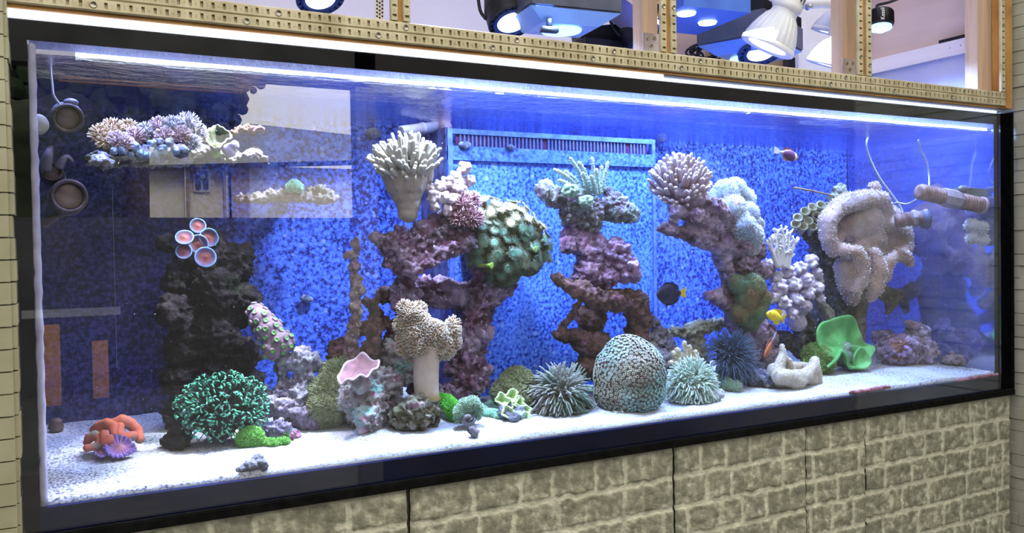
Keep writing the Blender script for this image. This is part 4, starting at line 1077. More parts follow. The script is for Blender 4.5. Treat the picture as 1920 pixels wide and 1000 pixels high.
# middle tower
live_rock('live_rock', balls((1022,358,.22,16),(1045,372,.21,22),(1075,378,.20,28),(1105,392,.20,28),(1150,385,.20,26),(1180,402,.19,17),(1140,362,.21,12),(1112,420,.21,22),(1165,395,.19,20),(1065,400,.21,20),(1090,415,.2,16)), rock_mat('mossy_crown_rock', [(.05,.04,.05), (.17,.13,.16), (.34,.28,.34)], (.06,.10,.06), (.32,.18,.30), (.45,.55,.5)), 'crown rock of the middle tower, under the spiky staghorn coral', .003, 11, big=.010, fine=.006)
live_rock('live_rock', balls((1080,450,.23,26),(1065,460,.22,16),(1110,470,.22,32),(1150,480,.20,32),(1172,505,.19,26),(1100,510,.22,28),(1140,515,.2,24),(1185,515,.19,14),(1075,430,.22,16)), R_PURPLE, 'knobbly purple rock in the middle of the middle tower', .003, 12, big=.009, fine=.005, pits=.004, lumps=.006, ls=75)
live_rock('live_rock', chain((1042,520,.17,11),(1062,535,.17,13),(1095,550,.17,16),(1130,562,.18,20),(1170,560,.20,22),(1195,565,.2,22)) + chain((1195,565,.2,22),(1200,600,.21,22),(1190,640,.22,26)) + balls((1085,530,.17,9),(1100,535,.165,7),(1120,548,.165,9),(1140,545,.165,8),(1120,530,.23,26),(1110,600,.25,28),(1120,650,.24,32),(1170,655,.23,30)) + chain((1052,628,.20,14),(1080,635,.21,20),(1110,650,.22,26)) + balls((1095,690,.22,24),(1140,700,.22,34),(1190,690,.21,30)), R_BROWN, 'base of the middle tower with an upturned purple ledge, behind the brain coral', .0034, 13, big=.009, fine=.005, pits=.004)
# right of the dome
live_rock('live_rock', chain((1228,612,.22,12),(1250,640,.21,16),(1268,670,.20,16)) + balls((1222,640,.22,20),(1215,665,.2,22),(1240,680,.19,24)), rock_mat('lilac_yellow_rock', [(.05,.045,.06), (.2,.18,.22), (.36,.34,.38)], (.34,.30,.15), (.26,.24,.5), None), 'lilac and yellow rock right behind the big brain coral', .003, 14)
live_rock('branch_rock', chain((1262,622,.26,10),(1290,622,.25,13),(1320,612,.25,15),(1348,608,.26,9),(1362,602,.26,6)) + chain((1300,620,.26,14),(1305,650,.26,18),(1310,690,.25,20)), rock_mat('khaki_rock', [(.10,.09,.05), (.28,.25,.15), (.46,.42,.30)], None, None, (.5,.5,.42)), 'khaki forked rock reaching right above the pincushion anemone', .003, 15, big=.007)
# right tree-like rock
tree = chain((1240,430,.17,10),(1268,434,.175,15),(1310,442,.185,20),(1350,450,.195,28)) + chain((1266,396,.155,13),(1300,406,.165,17),(1340,425,.185,24)) + chain((1340,382,.15,15),(1362,408,.165,19),(1390,450,.185,30)) + balls((1300,420,.2,18),(1370,455,.2,30),(1395,490,.2,30),(1415,470,.2,24),(1420,510,.21,22)) + chain((1345,460,.2,14),(1362,510,.2,16),(1376,560,.2,20),(1390,600,.21,30)) + chain((1330,556,.19,10),(1355,560,.2,15),(1380,570,.2,24)) + balls((1410,560,.22,34),(1400,610,.22,38),(1432,630,.22,26),(1400,660,.22,30),(1440,670,.22,24),(1420,510,.2,18)) + chain((1405,505,.2,16),(1430,512,.2,16),(1445,505,.2,12))
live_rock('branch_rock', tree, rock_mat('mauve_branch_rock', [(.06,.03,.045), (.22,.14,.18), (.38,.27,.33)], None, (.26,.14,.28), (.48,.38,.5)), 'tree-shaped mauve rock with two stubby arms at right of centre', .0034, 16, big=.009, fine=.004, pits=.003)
# tall dark column behind the leather coral
live_rock('upright_rock', chain((1545,425,.30,20),(1550,470,.30,32),(1560,520,.30,38),(1560,570,.30,38),(1550,620,.29,36),(1540,670,.28,36)) + balls((1505,610,.25,20),(1500,650,.24,24),(1590,560,.3,26),(1500,580,.26,16),(1520,440,.3,18),(1470,640,.26,22)), rock_mat('dark_green_rock', [(.012,.014,.018), (.045,.05,.05), (.10,.11,.10)], (.03,.045,.03), None, (.22,.22,.24)), 'tall dark column rock behind the large folded leather coral', .0042, 17, big=.012, fine=.006)
live_rock('upright_rock', chain((1535,525,.22,8),(1528,545,.22,9),(1540,570,.23,10),(1552,590,.24,12)), rock_mat('pale_branch_rock', [(.18,.17,.15), (.4,.38,.34), (.55,.53,.5)], None, None, None), 'pale forked stub on the dark column, above the lilac cauliflower coral', .003, 18, big=.004, fine=.003, pits=0)
live_rock('crusted_rock', [on_sand(1690,684,34,(1.3,1,1)), on_sand(1735,682,24), on_sand(1665,682,22), on_sand(1650,660,16,(1,1,1),.02)] + balls((1720,625,.190,21),(1728,650,.180,22),(1700,655,.190,24),(1665,648,.200,22),(1710,612,.190,10)), rock_mat('purple_rust_rock', [(.05,.03,.05), (.17,.10,.15), (.30,.20,.30)], (.18,.07,.045), (.30,.20,.48), (.5,.44,.6)), 'purple and rust rock pile on the sand at the far right', .0036, 19, big=.011, fine=.006)
live_rock('sand_rock', [on_sand(1790,686,14,(1.7,1,.8)), on_sand(1808,686,11), on_sand(1775,684,9), (P(1786,664,.12), 6*mpp(P(1786,664,.12)), (1,1,1))], rock_mat('rust_rock', [(.07,.045,.05), (.2,.13,.14), (.34,.26,.28)], None, (.3,.12,.1), None), 'low rusty rock by the right end of the sand', .003, 20, big=.005, fine=.003)
live_rock('live_rock', balls((505,762,.225,18),(530,765,.215,18),(555,758,.225,16),(545,738,.235,14),(520,740,.235,12),(500,735,.245,9),(575,780,.205,13),(560,780,.195,13),(600,775,.205,14)) + [on_sand(550,800,20,(1.5,1,.8)), on_sand(600,800,16,(1.4,1,.7)), on_sand(576,800,18)] + balls((588,790,.205,15),(565,785,.215,16),(530,785,.225,16)), rock_mat('lilac_knob_rock', [(.04,.03,.045), (.13,.10,.15), (.26,.22,.31)], None, (.2,.10,.18), (.40,.36,.48)), 'lilac knobbly rubble beside the green hammer coral', .0028, 21, big=.006, fine=.004, pits=.002, lumps=.004, ls=90)
live_rock('post_rock', chain((528,672,.250,17),(530,700,.250,13),(536,740,.240,14)) + balls((568,672,.240,24),(585,680,.240,20),(552,680,.240,20),(600,690,.240,14),(570,700,.240,20)) + chain((572,690,.240,18),(560,730,.230,18),(556,752,.220,18)), rock_mat('pale_lilac_mound', [(.09,.08,.10), (.22,.205,.26), (.36,.35,.42)], None, (.22,.17,.32), (.46,.46,.54)), 'pale lilac mound on a stubby post behind the olive coral', .0028, 22, big=.005, fine=.005)
live_rock('live_rock', [on_sand(330,842,20,(1.2,1,.9)), on_sand(312,838,12), on_sand(345,835,13)] + balls((325,795,.180,14),(335,780,.180,12),(315,790,.190,10)), R_DARK, 'small dark rock on the sand between the red coral and the hammer coral', .0028, 23, big=.008, fine=.005)
live_rock('sand_rock', [on_sand(470,882,11,(1.3,1,.8)), on_sand(492,880,11), on_sand(482,876,12,(1,1,1.2)), on_sand(452,884,8,(1.4,1,.6))], rock_mat('grey_rubble', [(.05,.05,.06), (.12,.125,.15), (.2,.21,.25)], None, (.12,.11,.19), None), 'small grey rubble on the front sand below the hammer coral', .0022, 24, big=.004, fine=.003, pits=0)
live_rock('live_rock', [on_sand(530,826,19,(1.4,1,.8)), on_sand(500,822,15), on_sand(552,822,12)] + balls((520,808,.155,16),(538,804,.155,15),(522,796,.160,12)), rock_mat('violet_pink_rock', [(.06,.05,.09), (.2,.18,.3), (.36,.33,.5)], (.06,.16,.04), (.45,.12,.28), None), 'violet and pink rock beside the bright green ball coral', .0026, 25, big=.006, fine=.004)
live_rock('sand_rock', [on_sand(1337,752,16,(1.1,1,.8)), on_sand(1318,745,10), on_sand(1352,746,9)], rock_mat('pale_sand_rubble', [(.30,.29,.32), (.5,.49,.52), (.62,.61,.63)], None, (.2,.18,.26), None), 'pale rubble stones in front of the white anemone', .0026, 26, big=.004, fine=.003, pits=0)
live_rock('live_rock', [on_sand(1418,722,20,(1.4,1,.9)), on_sand(1440,726,15), on_sand(1400,715,18), on_sand(1445,705,20), on_sand(1425,700,22)], rock_mat('dark_blue_rock', [(.02,.02,.03), (.07,.075,.11), (.16,.17,.22)], None, (.15,.15,.26), None), 'dark bluish rock left of the beige leather coral', .003, 27, big=.008)
live_rock('live_rock', [on_sand(925,770,14,(1.3,1,.8)), on_sand(905,765,10), on_sand(975,785,12,(1,1,.8)), on_sand(955,780,12)] , rock_mat('turquoise_rock', [(.10,.14,.14), (.24,.4,.36), (.4,.62,.52)], None, (.14,.12,.18), None), 'turquoise crusted rubble beside the yellow-green ruffled coral', .0026, 28, big=.005, fine=.003, pits=0)
live_rock('live_rock', [on_sand(1008,760,20,(1.3,1,.9)), on_sand(985,758,14), on_sand(1030,760,18), on_sand(1080,765,16,(1.5,1,.7))], rock_mat('maroon_rubble', [(.05,.025,.03), (.15,.08,.10), (.26,.16,.2)], None, (.3,.1,.16), None), 'maroon rubble under the pale anemone', .003, 29)

# ------------------------------------------------------------------ corals
def fingers(name, label, origin, dome, n, length, r, stops, seed, stalk=None, stalk_mat=None, spread=(-1, 1), cone=1.15, curl=.25, n_side=8, up=.25, mat=None, lift=(0,0,.6), part='finger', taper=.85, cat='coral', jit=.22):
    """a colony of blunt fingers radiating from a dome; dome = (centre, (rx, ry, rz), axis)"""
    rnd = random.Random(seed)
    c, rad, axis = dome; axis = Vector(axis).normalized()
    t = thing(name, origin, label, cat)
    m = mat or tmat(name + '_skin', stops, .7, .12, 90)
    if stalk: obj('stalk', rock(stalk, .0028, seed, big=.002, fine=.0008, pits=0), stalk_mat or m, t)
    k = 0; i = 0; rest = MB()
    ga = math.pi * (3 - math.sqrt(5))
    u = axis.orthogonal().normalized(); w = axis.cross(u)
    for i in range(n):
        z = 1 - (i + .5) / n * cone; rr_ = math.sqrt(max(0, 1 - z*z)); a = i * ga
        d = (u*math.cos(a)*rr_ + w*math.sin(a)*rr_ + axis*z)
        if d.dot(CAM - c) / (CAM - c).length < -.55: continue
        d = (d + Vector((rnd.uniform(-jit,jit), rnd.uniform(-jit,jit), rnd.uniform(-jit,jit)))).normalized()
        s = c + Vector((d.x*rad[0], d.y*rad[1], d.z*rad[2])) * .75
        L = length * rnd.uniform(.75, 1.25); d = (d + Vector(lift)).normalized()
        bend = Vector((rnd.uniform(-1,1), rnd.uniform(-1,1), rnd.uniform(-.2,1) + up)) * curl * L
        pts = spline([s, s + d*L*.5 + bend*.25, s + d*L + bend], 5)
        q = r * rnd.uniform(.85, 1.15)
        k += 1
        mb = MB() if k <= 98 else rest
        mb.tube(pts, [q*1.1, q*1.08, q*1.04, q, q*taper, q*taper*.95], n_side)
        if k <= 98: obj(part, mb, m, t)
    if rest.v: obj('finger_fringe', rest, m, t, kind='stuff')
    return t
SK_CREAM = tmat('cream_finger_skin', [(0, (.30,.24,.20)), (.35, (.55,.50,.42)), (1, (.78,.76,.66))], .7, .12, 80)
c = P(762, 318, .19); q = mpp(c)
fingers('finger_coral', 'large cream finger leather coral on a thick stalk, top centre left', P(765, 398, .19), (c, (52*q, 42*q, 36*q), (-.15, -.40, 1)), 150, .030, .0042, None, 3,
        stalk=balls((765,398,.19,20),(765,380,.19,25),(762,360,.19,32),(760,338,.19,42),(742,322,.19,30),(785,325,.19,30)), stalk_mat=nmat('cream_stalk', [(.34,.27,.22), (.46,.38,.31)], 30, .7), mat=SK_CREAM, cone=1.30, curl=.14, lift=(-.35,-.1,.75))
c = P(1276, 354, .175); q = mpp(c)
SK_PINK = tmat('pink_finger_skin', [(0, (.32,.20,.24)), (.4, (.55,.40,.42)), (1, (.80,.68,.68))], .7, .12, 80)
fingers('finger_coral', 'pink finger leather coral with slender fingers on the left arm of the tree-shaped rock', P(1300, 395, .19), (c, (54*q, 40*q, 48*q), (-.50, -.50, .75)), 200, .026, .0043, None, 5,
        stalk=balls((1305,388,.19,20),(1300,370,.19,30),(1285,360,.18,36),(1272,372,.18,26)), stalk_mat=nmat('mauve_stalk', [(.34,.24,.30), (.46,.34,.40)], 30, .7), mat=SK_PINK, cone=1.3, curl=.14, lift=(-.2,-.15,.8))
# cauliflower corals: branch knobs over knobs
def cauliflower(label, origin, knobs, mat, seed, n_small=9, rs=.42, stalk=None):
    rnd = random.Random(seed); t = thing('cauliflower_coral', origin, label, 'coral')
    if stalk: obj('stalk', rock(stalk, .003, seed, big=.002, fine=.001, pits=0), mat, t)
    for (px, py, Y, r) in knobs:
        c = P(px, py, Y); R = r * mpp(c); it = [(c, R*.8, (1,1,1))]
        for k in range(n_small):
            d = Vector((rnd.uniform(-1,1), rnd.uniform(-1.2,.4), rnd.uniform(-.7,1.2))).normalized()
            it.append((c + d*R*.80, R*rs*rnd.uniform(.75,1.2), (1,1,1)))
        me = roughen(union(it, max(.0016, R*.10)), big=0, fine=R*.04, fs=140, seed=seed)
        obj('lobe', me, mat, t)
    return t
SK_PALEPINK = nmat('pale_pink_polyps', [(.56,.42,.46), (.72,.58,.62), (.84,.74,.76)], 60, .8, bump=.6, bscale=400, bdist=.002)
cauliflower('pale pink cauliflower coral right of the cream finger coral', P(840, 400, .19),
   [(870,318,.19,15),(855,335,.18,15),(838,345,.18,15),(880,340,.19,12),(822,352,.18,14),(858,352,.17,14),(812,370,.17,13),(832,372,.165,14),(852,375,.165,13),(815,388,.17,11),(838,395,.165,11),(870,360,.18,11),(805,352,.18,10)], SK_PALEPINK, 4, n_small=15, rs=.34,
   stalk=balls((842,400,.19,14),(845,380,.19,18),(850,360,.19,20),(858,345,.195,18)))
SK_LILAC = nmat('lilac_cauliflower_skin', [(.38,.30,.40), (.56,.48,.58), (.70,.64,.72)], 60, .8, bump=.7, bscale=330, bdist=.002)
cauliflower('lilac cauliflower coral below the white branching coral', P(1500, 610, .20),
   [(1520,492,.21,15),(1500,505,.20,15),(1475,512,.20,16),(1455,520,.20,14),(1530,515,.21,13),(1510,525,.19,15),(1488,535,.185,16),(1462,542,.19,15),(1532,540,.20,13),(1515,550,.19,14),(1495,562,.18,15),(1470,568,.18,15),(1452,560,.19,12),(1510,575,.19,12),(1485,590,.18,13),(1462,592,.18,12),(1440,495,.21,11),(1540,560,.2,9)], SK_LILAC, 6, n_small=20, rs=.30,
   stalk=balls((1495,605,.22,18),(1490,570,.23,30),(1500,535,.23,32),(1470,545,.23,26)))
# pink pulsing tufts
def tuft_mb(c, R, n, L, r, seed, axis=(0,-.5,1), hooks=False):
    rnd = random.Random(seed); mb = MB(); axis = Vector(axis).normalized()
    for i in range(n):
        z = 1 - (i+.5)/n*1.35; q = math.sqrt(max(0, 1-z*z)); a = i*2.39996
        u = axis.orthogonal().normalized(); w = axis.cross(u)
        d = u*math.cos(a)*q + w*math.sin(a)*q + axis*z
        d = (d + Vector((rnd.uniform(-.2,.2), rnd.uniform(-.2,.2), rnd.uniform(-.2,.2)))).normalized()
        s = c + d*R; e = Vector((rnd.uniform(-.4,.4), rnd.uniform(-.4,.4), rnd.uniform(-.2,.4)))*L*.5
        mb.tube([s - d*R*.4, s + d*L*.55, s + d*L + e], [r, r*.9, r*.55], 4, cap0=False, round_tip=False)
    return mb
def ball_coral(name, label, cs, stops, n, L, r, seed, cat='coral', axis=(0,-.5,1), core=None, tint=None, base=None, rmul=1.0):
    """soft tufted heads: cs = list of (px, py, Y, r)"""
    c0 = P(cs[0][0], cs[0][1] + cs[0][3], cs[0][2]); t = thing(name, c0, label, cat)
    m = tmat(name + '_polyps', stops, .75, .2, 60, tint=tint)
    for k, (px, py, Y, rr_) in enumerate(cs):
        c = P(px, py, Y); R = rr_ * mpp(c)
        h = obj('head', MB().sphere(c, R*.85*rmul, n=16, m=12, t=.1), core or m, t)
        obj('tentacles', tuft_mb(c, R*.8*rmul, n, L, r, seed + k, axis), m, h)
    return t
ball_coral('pulse_coral', 'dusty pink pulsing soft coral tuft below the pale cauliflower coral', [(868,385,.165,19),(885,410,.16,18),(862,412,.165,14),(885,378,.17,12)], [(0,(.20,.09,.11)),(.5,(.42,.22,.26)),(1,(.70,.46,.48))], 170, .011, .0011, 7)
# button polyps colony
def polyp_mb(base, tip, r, rnd, fringe=26):
    d = (tip - base).normalized(); mb = MB()
    mb.tube([base, base.lerp(tip, .6), tip], [r*.75, r*.62, r*.8], 8, .0, .25, round_tip=False)
    mb.lathe(tip, d, [(0, r*.8), (r*.25, r*1.1), (r*.38, r*1.0), (r*.22, r*.45), (r*.3, 0)], 14)
    k0 = len(mb.v) - 14*5
    for i in range(14*5): mb.t[k0+i] = (.35, .55, .75, .9, 1.0)[i // 14]
    u = d.orthogonal().normalized(); w = d.cross(u)
    for k in range(fringe):
        a = 2*math.pi*k/fringe; e = u*math.cos(a) + w*math.sin(a)
        s = tip + e*r*1.0 + d*r*.25
        mb.tube([s, s + e*r*.75 + d*r*rnd.uniform(-.1,.5)], [r*.075, r*.04], 4, .5, .62, round_tip=False, cap0=False)
    return mb
t = thing('button_polyp_coral', P(950, 540, .2), 'colony of yellow-green button polyps over a dark overhang, right of the pink tuft', 'coral')
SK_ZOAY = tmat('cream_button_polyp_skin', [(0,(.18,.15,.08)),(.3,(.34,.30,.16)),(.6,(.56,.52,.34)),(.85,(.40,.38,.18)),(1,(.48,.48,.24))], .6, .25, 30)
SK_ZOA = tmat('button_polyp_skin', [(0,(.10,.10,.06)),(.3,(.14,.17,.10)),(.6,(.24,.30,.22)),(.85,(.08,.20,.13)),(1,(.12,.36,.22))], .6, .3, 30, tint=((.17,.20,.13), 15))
core = union(balls((915,415,.21,30),(950,430,.2,40),(985,455,.2,36),(1000,490,.2,22),(960,480,.2,44),(925,470,.2,44),(900,440,.2,28),(990,500,.2,22),(950,510,.21,30)), .0034)
roughen(core, big=.004, bs=30, fine=.002)
p_, n_ = surface_points(core, 1600, 5, front_only); obj('mat', core, nmat('polyp_mat', [(.02,.025,.015), (.07,.08,.045), (.15,.16,.08)], 40, .85), t, 'dark mat under the polyps'); rnd = random.Random(5); kept = []
for a, b_ in zip(p_, n_):
    a = Vector(a); d = Vector(b_)
    if d.z < -.45 or (a.z < P(950, 520, .2).z and rnd.random() < .5): continue
    if any((a - k).length < .0122 for k in kept): continue
    kept.append(a)
    if len(kept) > 92: break
    d = (d + Vector((rnd.uniform(-.2,.2), -.15, .35))).normalized()
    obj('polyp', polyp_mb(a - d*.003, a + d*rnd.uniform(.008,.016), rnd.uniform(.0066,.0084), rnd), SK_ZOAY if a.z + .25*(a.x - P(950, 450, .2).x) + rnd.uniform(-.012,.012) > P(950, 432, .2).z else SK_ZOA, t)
for (px, py) in ((921, 498), (1003, 468)):
    q = P(px, py, .145); obj('polyp', polyp_mb(q + Vector((-.012,.03,0)), q, .005, rnd, 8), tmat('bright_green_polyp', [(0,(.25,.35,.06)),(1,(.45,.72,.12))], .6), t, 'bright green closed polyp')
# staghorn
t = thing('staghorn_coral', P(1105, 362, .2), 'spiky pale mint staghorn coral on top of the middle tower', 'coral')
SK_STAG = tmat('staghorn_skin', [(0,(.36,.52,.46)),(.45,(.62,.82,.74)),(1,(.90,.98,.94))], .7, .15, 200, bump=.6, bscale=500)
rnd = random.Random(2)
def branch(pts, r0, r1, rough_n=60):
    pts = spline(pts, 12); mb = MB().tube(pts, [r0 + (r1-r0)*i/12 + r0*.08*rnd.uniform(-1,1) for i in range(13)], 8)
    for k in range(rough_n):
        i = rnd.randrange(1, 12); p = Vector(pts[i]); d = (Vector(pts[i+1]) - Vector(pts[i-1])).normalized(); u = d.orthogonal().normalized(); w = d.cross(u); a = rnd.uniform(0, 6.28); e = u*math.cos(a) + w*math.sin(a)
        rr_ = r0 + (r1-r0)*i/12
        mb.tube([p + e*rr_*.7, p + e*rr_*1.35 + d*rr_*.5], [rr_*.32, rr_*.22], 4, i/12, i/12, cap0=False)
    return mb
for (x0,y0,x1,y1,Y0,Y1) in ((1085,352,1040,318,.20,.18),(1090,352,1060,322,.21,.20),(1100,352,1069,297,.21,.20),(1102,345,1085,305,.20,.18),(1105,358,1093,325,.19,.16),(1112,356,1090,312,.20,.19),(1116,358,1110,296,.21,.20),(1118,358,1108,330,.18,.16),(1122,358,1128,312,.20,.19),(1126,358,1140,304,.21,.20),(1124,360,1118,318,.19,.17),(1080,356,1048,338,.19,.17)):
    a, b_ = P(x0, y0, Y0), P(x1, y1, Y1)
    obj('branch', branch([a - Vector((0,0,.006)), a.lerp(b_, .5) + Vector((rnd.uniform(-.003,.003),0,.002)), b_], .0054, .0030), SK_STAG, t)
# mint crust lumps on the crown rock
for (px, py, Y, r, lab) in ((1068, 358, .165, 17, 'mint green bubbly coral crust left under the staghorn coral'), (1098, 378, .155, 15, 'mint green bubbly coral crust right below the staghorn coral')):
    rr2 = random.Random(px); c = P(px, py, Y); R = r*mpp(c); it = [(c, R*.8, (1.2,1,.8))]
    for k in range(40):
        d = Vector((rr2.uniform(-1.2,1.2), rr2.uniform(-1,.3), rr2.uniform(-1,1))).normalized(); it.append((c + Vector((d.x*1.2, d.y, d.z*.8))*R*.85, R*.20*rr2.uniform(.7,1.3), (1,1,1)))
    obj('crust_coral', union(it, .0015), nmat('mint_crust', [(.16,.26,.18), (.30,.44,.34), (.50,.64,.54)], 70, .8), label=lab, cat='coral')

# leather corals built as soft folded lobes with tiny white polyps
def leather(label, items, skin, polyp, n_pol, seed, vox=.0032, plen=.0035, pr=.0006, extra=None, big=.003, cat='coral', name='leather_coral'):
    me = roughen(union(items, vox), big=big, bs=26, fine=.0006, fs=60, seed=seed)
    co, _ = vn(me); o3 = Vector(co.mean(0)); o3.z = co[:,2].min()
    t = thing(name, o3, label, cat)
    pol = fuzz(me, n_pol, plen, pr, seed, .35, 3)
    b = obj('body', me, skin, t)
    obj('polyps', pol, polyp, t, kind='stuff')
    return t
POL_W = flat('white_polyps', (.86,.86,.84), .7)
SK_LBLUE = nmat('mint_blue_leather', [(.22,.26,.40), (.30,.36,.46), (.40,.42,.44)], 18, .8, spots=[((.55,.30,.26), 16, .60)])
leather('mint-white lumpy leather coral on the upper arm of the tree-shaped rock', balls((1360,362,.20,26),(1378,356,.20,24),(1395,372,.20,22),(1345,370,.21,20),(1375,392,.17,26),(1402,400,.18,22),(1392,425,.16,26),(1408,440,.17,24),(1385,410,.165,22),(1405,462,.18,20),(1420,420,.19,14),(1420,450,.19,10)), SK_LBLUE, tmat('mint_white_polyps', [(0,(.5,.6,.66)),(.5,(.9,.93,.92)),(1,(.94,.96,.95))], .7), 3000, 8, big=.004, plen=.0024, pr=.0008)
# toadstool
t = leather('tan toadstool leather coral with a fuzzy folded cap on a tall pale stalk', [pb(*b_) for b_ in ((770,592,.140,22),(768,612,.140,20),(778,628,.135,22),(800,638,.130,24),(825,640,.130,22),(845,622,.130,16),(848,640,.130,14),(815,655,.130,20),(765,640,.150,22),(775,660,.160,18),(850,605,.130,9),(790,650,.130,22),(795,622,.135,24),(812,628,.130,26),(785,608,.140,22),(832,655,.130,18),(752,610,.150,14),(760,650,.150,18),(785,580,.145,13),(758,578,.145,12))],
   nmat('tan_leather', [(.42,.28,.17), (.52,.37,.25), (.58,.44,.32)], 30, .8), tmat('cream_polyps', [(0,(.40,.26,.15)),(.4,(.70,.57,.42)),(.7,(.94,.90,.83)),(1,(.96,.94,.90))], .7), 3600, 11, plen=.0056, pr=.0011)
pts = [P(801, 752, .132), P(800, 735, .132), P(799, 705, .132), P(800, 672, .132), P(800, 650, .132)]
sk = MB().tube(spline(pts, 14), [25*mpp(pts[0])*k for k in (1.0,.98,.95,.93,.92,.93,.95,.96,.96,.96,.97,.98,1.0,1.05,1.1)], 24, round_tip=False)
def stalk_mat():
    return tmat('pale_stalk', [(0,(.30,.20,.05)),(.14,(.40,.27,.10)),(.26,(.62,.50,.40)),(.5,(.66,.54,.46)),(1,(.52,.38,.28))], .5, .1, 40)
obj('stalk', sk, stalk_mat(), t, 'smooth pale stalk, mustard at the foot')
# big folded leather at right
SK_BIGL = nmat('cream_pink_leather', [(.36,.21,.15), (.44,.30,.25), (.48,.37,.40)], 12, .8)
it = balls((1610,415,.255,44),(1585,425,.25,34),(1650,415,.255,40),(1680,425,.25,28),(1620,450,.255,40),(1660,455,.25,34),(1600,470,.25,30),(1640,352,.25,12),(1638,368,.25,14),(1690,440,.245,22),(1640,490,.25,30),(1600,500,.25,26)) \
   + chain((1562,470,.20,13),(1552,445,.195,17),(1552,415,.195,18),(1568,392,.20,18),(1592,378,.205,19),(1625,372,.21,18),(1652,374,.215,16),(1664,392,.215,12),(1668,412,.215,9)) + chain((1562,462,.195,13),(1585,470,.18,13),(1606,474,.175,13),(1618,494,.175,14),(1616,520,.18,14),(1606,545,.19,10)) \
   + chain((1670,420,.21,15),(1694,436,.21,16),(1700,462,.205,14),(1686,478,.20,12)) + chain((1640,476,.185,13),(1648,510,.18,17),(1642,540,.185,15),(1634,560,.19,9)) + chain((1660,520,.185,12),(1668,490,.18,11),(1684,478,.18,11),(1700,484,.18,11),(1706,494,.18,8)) + chain((1580,500,.21,18),(1588,530,.215,18),(1598,560,.22,14))
t = leather('large cream-pink folded leather coral at right, its lobes hanging like cloth', it, SK_BIGL, tmat('cream_white_polyps', [(0,(.60,.48,.42)),(.5,(.92,.88,.86)),(1,(.96,.93,.92))], .7), 5600, 13, vox=.0040, plen=.0030, pr=.0009, big=.003)
st = chain((1610,540,.290,22),(1605,580,.290,20),(1605,620,.290,18),(1600,660,.280,20)) + chain((1650,545,.280,15),(1672,560,.280,14),(1665,585,.280,8)) + chain((1675,552,.280,12),(1700,550,.270,11),(1706,545,.270,8))
obj('foot', rock(st, .004, 3, big=.006, fine=.003, pits=0), nmat('olive_brown_foot', [(.06,.05,.04), (.14,.11,.08), (.2,.15,.12)], 30, .8), t, 'dark stalk and hanging tongues')
# beige leather at the sand front
it = [on_sand(1462,726,16), on_sand(1490,728,18,(1.3,1,.9)), on_sand(1520,722,13)] + chain((1455,700,.110,14),(1462,685,.110,10),(1468,665,.120,8),(1466,650,.125,6)) + chain((1470,670,.120,7),(1480,678,.115,7),(1486,692,.110,6)) + chain((1462,708,.090,16),(1485,710,.088,17),(1508,706,.090,15),(1524,692,.100,11),(1528,676,.105,8)) + chain((1528,685,.100,8),(1532,705,.100,9),(1532,722,.100,9)) + chain((1448,690,.120,8),(1443,705,.120,8),(1440,720,.120,9)) + chain((1470,690,.130,11),(1495,690,.140,12),(1520,690,.130,9))
leather('beige curled leather coral sitting on the sand near the front glass', it, nmat('beige_leather', [(.40,.32,.22), (.50,.42,.31), (.58,.51,.41)], 30, .85, bump=.5, bscale=500, bdist=.001), nmat('beige_bumps', [(.6,.55,.48), (.7,.66,.6)], 60, .8), 2600, 15, vox=.0028, plen=.0012, pr=.0008, big=.002)
# solid lobes stand in for a leather coral's reflection in the right pane
leather('pale soft coral lobes by the right end pane under the threaded pump', balls((1822,422,.045,13),(1838,428,.035,14),(1842,450,.035,12),(1822,448,.045,11)), nmat('reflected_leather', [(.4,.4,.5), (.5,.5,.62)], 30, .8), POL_W, 500, 17, vox=.004)  # no coral here: stand-in for the reflection in the right pane
# fluffy coral on the left shelf
t = thing('fluffy_coral', P(280, 290, .15), 'long fluffy coral on the left shelf rock, yellowish left end and white-blue right end', 'coral')
fm1 = tmat('golden_tuft', [(0,(.42,.28,.16)),(1,(.86,.66,.36))], .8, .15, 60)
fm2 = tmat('rose_tuft', [(0,(.48,.32,.32)),(1,(.82,.64,.60))], .8, .15, 60)
fm3 = tmat('white_tuft', [(0,(.42,.42,.5)),(1,(.86,.84,.84))], .8, .12, 60)
bm_ = nmat('blue_knob', [(.16,.30,.55), (.34,.46,.66), (.46,.44,.54)], 40, .8, bump=.6, bscale=350)
for k, (px, py, Y, r, m) in enumerate(((190,255,.15,18,fm1),(212,246,.16,20,fm1),(240,246,.17,18,fm1),(200,268,.14,14,fm1),(222,266,.13,15,fm2),(255,258,.15,16,fm2),(235,275,.125,14,fm2),(275,250,.16,16,fm3),(300,240,.16,17,fm2),(325,240,.15,18,fm3),(352,236,.16,22,fm3),(368,252,.16,17,fm3),(340,256,.14,15,fm2),(310,258,.14,14,fm2),(360,270,.14,13,fm3))):
    c = P(px, py, Y); R = r*mpp(c)
    h = obj('tuft', MB().sphere(c, R*.85, n=16, m=10, t=.1), m, t)
    obj('tentacles', tuft_mb(c, R*.8, 190, .0075, .0008, k, (0,-.5,1)), m, h)
rnd = random.Random(31)
for (px, py, r) in ((230,282,11),(252,276,11),(262,288,10),(285,272,12),(290,288,9),(305,280,11),(318,268,10),(328,282,10),(345,280,9),(275,292,8),(300,266,9),(245,290,8),(215,284,9)):
    c = P(px, py, .12); R = r*mpp(c)
    it = [(c, R*.8, (1,1,1))]
    for k in range(9):
        d = Vector((rnd.uniform(-1,1), rnd.uniform(-1,.3), rnd.uniform(-1,1))).normalized(); it.append((c + d*R*.7, R*.36, (1,1,1)))
    obj('knob', union(it, .0016), bm_, t)
